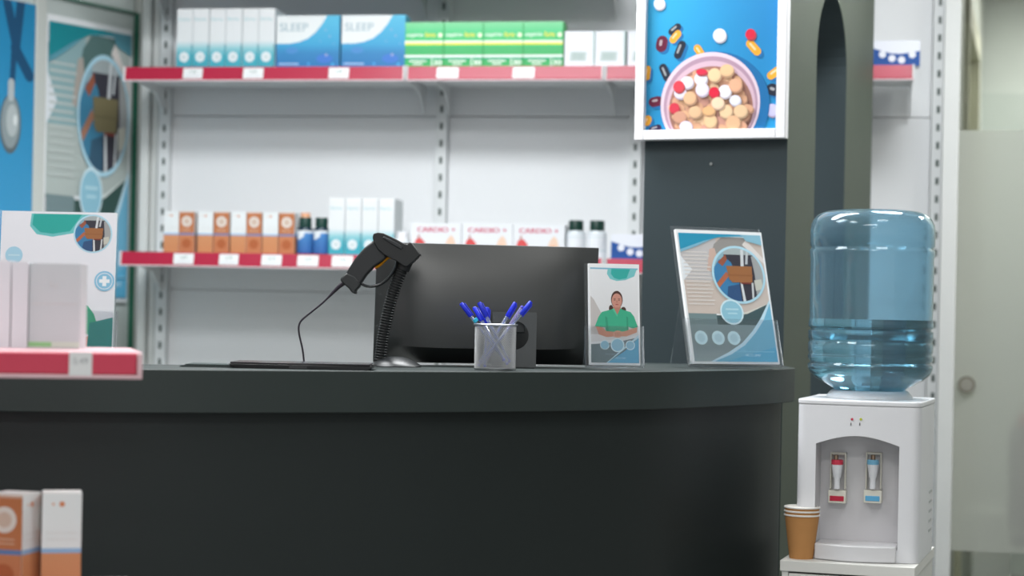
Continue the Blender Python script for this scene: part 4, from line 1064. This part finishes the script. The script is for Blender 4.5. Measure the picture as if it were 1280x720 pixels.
# dispenser; origin at its front left base corner
dc = at(992.5, 697, 4.27)
DF = Frame(dc.x, dc.y, math.radians(18))
Wd, Dd = .272, .31; Hd = CZ + (401.5-499)/F*4.31 - ZCb
disp = thing('water_dispenser', 'white countertop water dispenser with red and blue taps on the cabinet', 'water dispenser', DF.w(0, 0, ZCb+.0005), -DF.psi)
dw = H('dcdde1')
def plan(inset_=0., bulge=.012):
    """closed outline, front bowed slightly, round corners"""
    x0, x1, y0, y1, r = inset_, Wd-inset_, inset_, Dd-inset_, .022
    pts = []
    n = 14
    for k in range(6): a = PI+PI/2*k/5; pts.append((x0+r+r*math.cos(a), y0+bulge*.3+r+r*math.sin(a)))
    for k in range(1, n): t = k/n; pts.append((x0+r+(x1-x0-2*r)*t, y0+bulge*.3-bulge*.9*math.sin(PI*t)))
    for k in range(6): a = -PI/2+PI/2*k/5; pts.append((x1-r+r*math.cos(a), y0+bulge*.3+r+r*math.sin(a)))
    for k in range(6): a = PI/2*k/5; pts.append((x1-r+r*math.cos(a), y1-r+r*math.sin(a)))
    for k in range(6): a = PI/2+PI/2*k/5; pts.append((x0+r+r*math.cos(a), y1-r+r*math.sin(a)))
    return pts
mb = MB(); mb.prism(plan(), 0, Hd-.012, dw, axis='z'); body = build('body', mb, M['plastic'], disp)
# recess cut
rx0, rx1 = .044, .226
zrt = Hd - (.0 + (540-498)/F*4.3); 
cut = MB(); zs_ = Hd-.098; pts = [(rx0, .028), (rx1, .028), (rx1, zs_)] + [(rx1+(rx0-rx1)*k/12, zs_+.020*math.sin(PI*k/12)) for k in range(1, 12)] + [(rx0, zs_)]
cut.prism(pts, -.05, .075, H('c9c8cb')); cutter = build('cutter', cut, M['plastic'], disp)
bm = body.modifiers.new('cut', 'BOOLEAN'); bm.object = cutter; bm.operation = 'DIFFERENCE'; bm.solver = 'EXACT'
bpy.context.view_layer.update()
dg = bpy.context.evaluated_depsgraph_get(); me = bpy.data.meshes.new_from_object(body.evaluated_get(dg)); body.modifiers.clear(); body.data = me
bpy.data.objects.remove(cutter)
for p_ in me.polygons: p_.use_smooth = True
me.set_sharp_from_angle(angle=math.radians(28))
bv = body.modifiers.new('bevel', 'BEVEL'); bv.width = .0025; bv.segments = 3; bv.limit_method = 'ANGLE'; bv.angle_limit = math.radians(50)
mb = MB(); mb.prism(plan(-.001), Hd-.0115, Hd, dw, axis='z'); build('top_cover', mb, M['plastic'], disp, bevel=.003, seg=3)
bcx, bcy = .137, .168
mb = MB(); mb.lathe([(.098, Hd+.0003), (.096, Hd+.006), (.088, Hd+.016), (.084, Hd+.018), (.06, Hd+.014), (.055, Hd+.002), (.0001, Hd+.001)], 64, o=(bcx, bcy, 0), col=H('d5d9de')); build('bottle_collar', mb, M['plastic'], disp, smooth=True)
# drip tray
tray = [(rx0+.002, .0745)] + [(rx0+.002+(rx1-rx0-.004)*k/16, -.010-.022*math.sin(PI*k/16)) for k in range(17)] + [(rx1-.002, .0745)]
mb = MB(); mb.prism(tray, 0.0005, .036, H('d3d3d6'), axis='z'); dt = build('drip_tray', mb, M['plastic'], disp, bevel=.003)
def dpx(px, py, y):   # px → local x,z at local depth y
    t, z = DF.tz(px, py, -y); return t, z-ZCb-.0005
for (px, nm, c1, c2, lv) in ((1047.5, 'red', H('cf3a52'), H('b81f3c'), 0), (1092, 'blue', H('79b6d6'), H('5aa6d0'), 0)):
    x, _ = dpx(px, 590, .06); ztop = dpx(px, 567, .06)[1]; 
    z = lambda yy: dpx(px, yy, .05)[1]
    mb = MB(); 
    hw_x = .0175; fr2 = H('d9d7cb')
    mb.box(x-hw_x, x+hw_x, .062, .0748, z(569), z(566), fr2); mb.box(x+hw_x-.003, x+hw_x, .058, .0748, z(612), z(566), fr2); mb.box(x-hw_x, x-hw_x+.003, .058, .0748, z(612), z(566), fr2)
    mb.box(x-hw_x-.002, x+hw_x+.002, .050, .0748, z(629), z(613), fr2)
    tap = build('tap', mb, M['plastic'], disp, bevel=.001, label='%s tap in a cream surround' % nm)
    mb = MB(); yy = .047
    mb.lathe([(.0065, z(611)), (.0065, z(598)), (.0085, z(596)), (.0125, z(582)), (.0125, z(580))], 24, o=(x, yy, 0), col=H('dfe1e6')); build('spout', mb, M['plastic'], tap, smooth=True)
    mb = MB(); mb.lathe([(.0130, z(580.5)), (.0135, z(579)), (.0135, z(575.5)), (.012, z(574.5))], 24, o=(x, yy, 0), col=c1); build('tap_ring', mb, M['plastic'], tap, smooth=True, label='%s ring' % nm)
    mb = MB(); mb.lathe([(.0052, z(575)), (.0052, z(569)), (.004, z(568.3))], 16, o=(x+(-.003 if nm == 'red' else 0), yy, 0), col=H('a58d78')); build('tap_stem', mb, M['metal'], tap, smooth=True)
    mb = MB(); mb.box(x-.016, x+.0155, .0485, .0515, z(626.5), z(620), c2); build('tab', mb, M['plastic'], tap, bevel=.001, label='%s tab' % nm)
for px, c in ((1065.3, H('c22a48')), (1076.3, H('b7c024'))):
    x, zz = dpx(px, 524, -.005); yq = -.0075
    mb = MB(); mb.tube([(x, yq+.004, zz), (x, yq-.0012, zz)], .0028, 14, c); build('indicator_light', mb, M['gloss'], disp)
    mb = MB(); mb.box(x-.0032, x-.0012, yq-.0003, yq+.004, zz-.014, zz-.0075, H('4a4a4c')); build('indicator_mark', mb, M['plastic'], disp)
for k in range(5):
    mb = MB(); mb.box(Wd-.0002, Wd+.0008, .20, .26, .05+k*.022, .056+k*.022, H('a9adae')); build('vent', mb, M['plastic'], disp)
# bottle
bo = DF.w(bcx, -bcy, ZCb+.0005+Hd+.001)
DB = bo.y; print('bottle D', DB, 'z', bo.z)
pxb = 640 + 0
def zb(y): return CZ + (402-y)/F*DB - bo.z
R = 77/F*DB
prof = [(zb(488), 42), (zb(485), 46), (zb(481), 53), (zb(474), 66), (zb(467), 74), (zb(461), 76.7), (zb(456), 77), (zb(453.5), 74.2), (zb(452), 74.2), (zb(449.5), 77), (zb(444.5), 77), (zb(442.5), 75.6), (zb(441.5), 75.6), (zb(439), 77), (zb(429), 77), (zb(427.4), 75.6), (zb(426), 75.6), (zb(424), 77), (zb(414), 77), (zb(412.4), 74.2), (zb(411), 74.2), (zb(409), 77), (zb(404), 77.0), (zb(397), 75.6), (zb(390), 76), (zb(345), 76.2), (zb(325), 76.0), (zb(318), 77.2), (zb(313.5), 77.2), (zb(311.5), 75), (zb(310), 75), (zb(307.5), 77), (zb(290), 77), (zb(281), 76), (zb(274), 72.5), (zb(268.5), 66.5), (zb(265), 58), (zb(263.3), 45), (zb(263.3), 20), (zb(263.5), .01)]
prof = [(r/77*R, z) for z, r in prof]
neckp = [(.0001, -.0), (.024, .0), (.026, .004), (.027, prof[0][1]-.006)]
outer = neckp + prof
# shell = outer + inner reversed
th = .0015
inner = [(max(.0001, r-th), z + (th if i < 8 else 0) - (th if i > len(outer)-8 else 0)) for i, (r, z) in enumerate(outer)]
bot = thing('water_bottle', 'large blue water bottle upside down on the white dispenser', 'water bottle', bo)
mb = MB(); mb.lathe(outer, 96); mb.lathe(inner[::-1], 96); 
# merge tiny caps are degenerate, fine
build('bottle_shell', mb, M['bottle'], bot, smooth=True, sharp=60)
zw = zb(399.5)
wp = [(max(.0001, r-th-.0004), z+.0005) for r, z in outer[:] if z < zw-.002]
wp = [(max(.0001, r), z+ (th if i < 8 else 0)) for i, (r, z) in enumerate(wp)]
wp += [(wp[-1][0], zw), (.0001, zw)]
mb = MB(); mb.lathe(wp, 96); build('water', mb, M['water'], bot, smooth=True, sharp=50)
# cups
cu0 = at(1001.5, 697, 4.262)
rT, rB, hC = .0385, .0262, .0985
def cup_mesh():
    mb = MB(); kr = H('b98653'); wh = H('e6e4e0')
    mb.lathe([(.0001, .006), (rB-.001, .006), (rB, 0), (rB+(rT-rB)*.97, hC*.965)], 48, col=kr)
    return mb
z_c = ZCb
pc0 = thing('paper_cup', 'brown paper cup with white rim, bottom of the stack beside the dispenser', 'cup', (cu0.x, 4.262, z_c), 0, 'stack of brown paper cups')
build('cup_wall', cup_mesh(), M['kraft'], pc0, smooth=True)
mb = MB(); r_ = rT; mb.lathe([(r_, hC-.004), (r_+.0016, hC-.0035), (r_+.0018, hC-.001), (r_, hC), (r_-.0014, hC-.001), (r_-.0014, hC-.004)], 48, col=H('e8e6e2'), closed=True); build('rim', mb, M['paper'], pc0, smooth=True, label='white rolled rim')
mb = MB(); mb.lathe([(rT-.0012, hC-.003), (rB+.0003, .008), (.0001, .0075)], 48, col=H('d9d6d0')); build('lining', mb, M['matte'], pc0, smooth=True)
dup(pc0, (cu0.x, 4.262, z_c+.0085), None, 'brown paper cup with white rim, middle of the stack beside the dispenser')
dup(pc0, (cu0.x, 4.262, z_c+.017), None, 'brown paper cup with white rim, top of the stack beside the dispenser')

# ------------------------------------------------------------------ near display stand, left foreground
DN = 2.85
rt_ = at(178, 440, DN); zN = CZ + (383.5-440)/F*DN
nst = thing('display_stand', 'near out-of-focus display stand with pink-red price strip at the left edge', 'display stand', (rt_.x, DN, 0), math.radians(14))
xl = -.62
pinkr = H('c23a52')
def near_shelf(z, tagx=None):
    mb = MB(); mb.box(xl, 0, .006, .30, -.028, 0, H('d8aab1')); b = build('shelf', mb, M['plastic'], nst, bevel=.003); b.location.z = z
    mb = MB(); mb.box(xl, -.008, -.006, .0055, -.034, -.002, pinkr); r = build('price_rail', mb, M['rail'], b, bevel=.002)
    mb = MB(); mb.box(xl, 0, -.008, .0055, -.040, -.0345, H('d6b4ba')); mb.box(-.0075, .0, -.008, .0055, -.0345, -.002, H('d6b4ba')); build('rail_edge', mb, M['plastic'], b, bevel=.001)
    if tagx is not None:
        mb = MB(); mb.box(tagx-.016, tagx+.017, -.0085, -.0065, -.036, -.001, H('d9dadb')); A = Art(.033, .035); A.text('5.49', .5, .5, .009, H('9a9fa2'), align='c'); mb.art(A, (tagx-.016, -.0085, -.036)); build('price_tag', mb, M['paper'], b)
    return b
near_shelf(zN, at(102, 455, DN).x-rt_.x)
zN2 = CZ + (383-757)/F*DN
near_shelf(zN2)
mb = MB(); mb.box(xl-.04, xl-.001, .0, .30, 0, 1.8, H('d8dada')); build('side_panel', mb, M['plastic'], nst)
mb = MB(); mb.box(xl, 0, .0, .30, 0.0, .10, H('d8dada')); build('plinth', mb, M['plastic'], nst)
mb = MB(); mb.box(xl, 0, .301, .315, .0, zN2, H('d8dada')); build('rear_panel', mb, M['plastic'], nst)
# white boxes on it
def wbox(x0, x1, ytop, dy, label, c, green=False, line=False):
    D = DN+dy; a = at(x0, 380, D).x; b = at(x1, 380, D).x; h = CZ + (383-ytop)/F*D - zN; w = b-a
    A = Art(w, h); A.rect(0, 0, 1, 1, c)
    if green: A.rect(-.05, .0, 1, .0, c); A.rect(.0, .015, 1, .08, H('c9d4c9')) ; A.rect(.0, .02, .45, .075, H('8fc58a'))
    if line: A.rect(.05, .52, .95, .535, H('c3c6c8')); A.text('Rp', .4, .7, .012, H('c6c9cb'))
    o = carton('medicine_carton', w-.001, h, .05, A, H('d9dbdf')); o.location = ((a+b)/2, D, zN); tag(o, label, 'carton', 'blurred white cartons on the near shelf'); return o
wbox(36, 100, 331, .12, 'wide pale grey carton with green corner on the near pink-edged shelf', H('bec6ca'), True, True)
wbox(14, 34.5, 330, .115, 'narrow white carton between two others on the near pink-edged shelf', H('d3d8de'))
wbox(-34, 12.5, 329, .115, 'white carton cut by the left photo edge, on the near pink-edged shelf', H('d5dae0'))
# orange cartons, near
wn = .0585; hn = .158
on = orange_proto(wn, hn)
zz = zN2
def orient(o, x, y, rot): o.location = (x, y, zz); o.rotation_euler.z = rot
e1 = at(28, 650, DN+.03); e2 = at(101, 650, DN+.07)
# carton 1: brown side faces viewer, white side turned right
o1 = on; tag(o1, 'near orange carton at the bottom left corner, brown badge face forward', 'carton', 'near orange cartons'); used.add(on.name)
# second copy
o2 = on.copy(); COL.objects.link(o2); tag(o2, 'near orange and white carton right of the brown-faced one, bottom left', 'carton', 'near orange cartons')
al = math.radians(-24)
# o1: rotate so its +x (brown) side faces viewer: -90deg; right side becomes front(-y)?? use -x brown face: rotate +90 → (-x) face points to -y, front(-y) face points to +x
def place_corner(o, rot, corner_local, world):
    c, s = math.cos(rot), math.sin(rot); cx_, cy_ = corner_local
    o.rotation_euler.z = rot; o.location = (world.x-(c*cx_-s*cy_), world.y-(s*cx_+c*cy_), zz)
place_corner(o1, PI/2+al*.55, (-wn/2, 0), Vector((e1.x, DN+.03)))
place_corner(o2, math.radians(14), (wn/2, 0), Vector((e2.x, DN+.075)))

# ------------------------------------------------------------------ lights
def panel(x, y, w, h, power, col=(1, .985, .96), rz=0):
    root = thing('ceiling_light', 'square recessed ceiling light panel', 'ceiling light', (x, y, 2.9), rz, 'ceiling light panels')
    mb = MB(); b = .03
    mb.box(-w/2-b, w/2+b, -h/2-b, -h/2, -.03, 0, H('e8e8e8')); mb.box(-w/2-b, w/2+b, h/2, h/2+b, -.03, 0, H('e8e8e8')); mb.box(-w/2-b, -w/2, -h/2, h/2, -.03, 0, H('e8e8e8')); mb.box(w/2, w/2+b, -h/2, h/2, -.03, 0, H('e8e8e8'))
    build('frame', mb, M['plastic'], root)
    l = bpy.data.lights.new('panel_lamp', 'AREA'); l.shape = 'RECTANGLE'; l.size = w; l.size_y = h; l.energy = power; l.color = col
    o = bpy.data.objects.new('panel_lamp', l); COL.objects.link(o); o.location = (0, 0, -.012); o.parent = root
    return root
cool = (.96, .985, 1)
panel(-1.25, 4.0, 1.2, .6, 50, cool); panel(1.25, 5.0, .6, .6, 36, cool); panel(-.25, 4.85, 1.6, .5, 84, cool)  # outer two panels are unseen additions lighting the shelf wall and partition side
panel(-.9, 2.9, .6, .6, 18); panel(1.1, 2.9, .6, .6, 14)
panel(-.05, 1.2, 1.6, .6, 40); panel(0, -1.5, 1.2, .6, 50)  # first panel unseen, added for a glow on the monitor back
panel(2.9, 8.4, .6, .6, 36, (1, .995, .96)); panel(2.6, 5.6, .6, .6, 30, (1, .995, .95))
for i, o in enumerate([q for q in bpy.data.objects if q.name.startswith('ceiling_light')]):
    o['label'] = ['long ceiling panel over the left part of the counter', 'square ceiling panel right of the dark partition', 'long ceiling panel over the shelving aisle', 'ceiling panel above the near left of the counter', 'ceiling panel above the near right of the counter', 'long ceiling panel just ahead of the viewpoint', 'wide ceiling panel behind the viewpoint', 'ceiling panel in the corridor behind the glass door', 'ceiling panel in front of the glass door'][i]
W = bpy.data.worlds.new('World'); S.world = W; W.use_nodes = True
W.node_tree.nodes['Background'].inputs[0].default_value = (.93, .97, 1, 1); W.node_tree.nodes['Background'].inputs[1].default_value = .75

# ------------------------------------------------------------------ camera
cam = bpy.data.cameras.new('camera'); cam.sensor_width = 36; cam.lens = F/1280*36; cam.shift_y = (PPY-360)/1280
cam.clip_start = .05; cam.dof.use_dof = True; cam.dof.focus_distance = 4.02; cam.dof.aperture_fstop = 67.5/23.0
co_ = bpy.data.objects.new('camera', cam); COL.objects.link(co_)
Rv = Vector((CR, 0, SR)); Uv = Vector((-SR, 0, CR)); Bv = Vector((0, -1, 0))
co_.matrix_world = Matrix(((Rv.x, Uv.x, Bv.x, 0), (Rv.y, Uv.y, Bv.y, 0), (Rv.z, Uv.z, Bv.z, CZ), (0, 0, 0, 1)))
S.camera = co_
S.view_settings.view_transform = 'Standard'; S.view_settings.look = 'None'; S.view_settings.gamma = 1; S.view_settings.use_curve_mapping = False
S.view_settings.exposure = -0.06
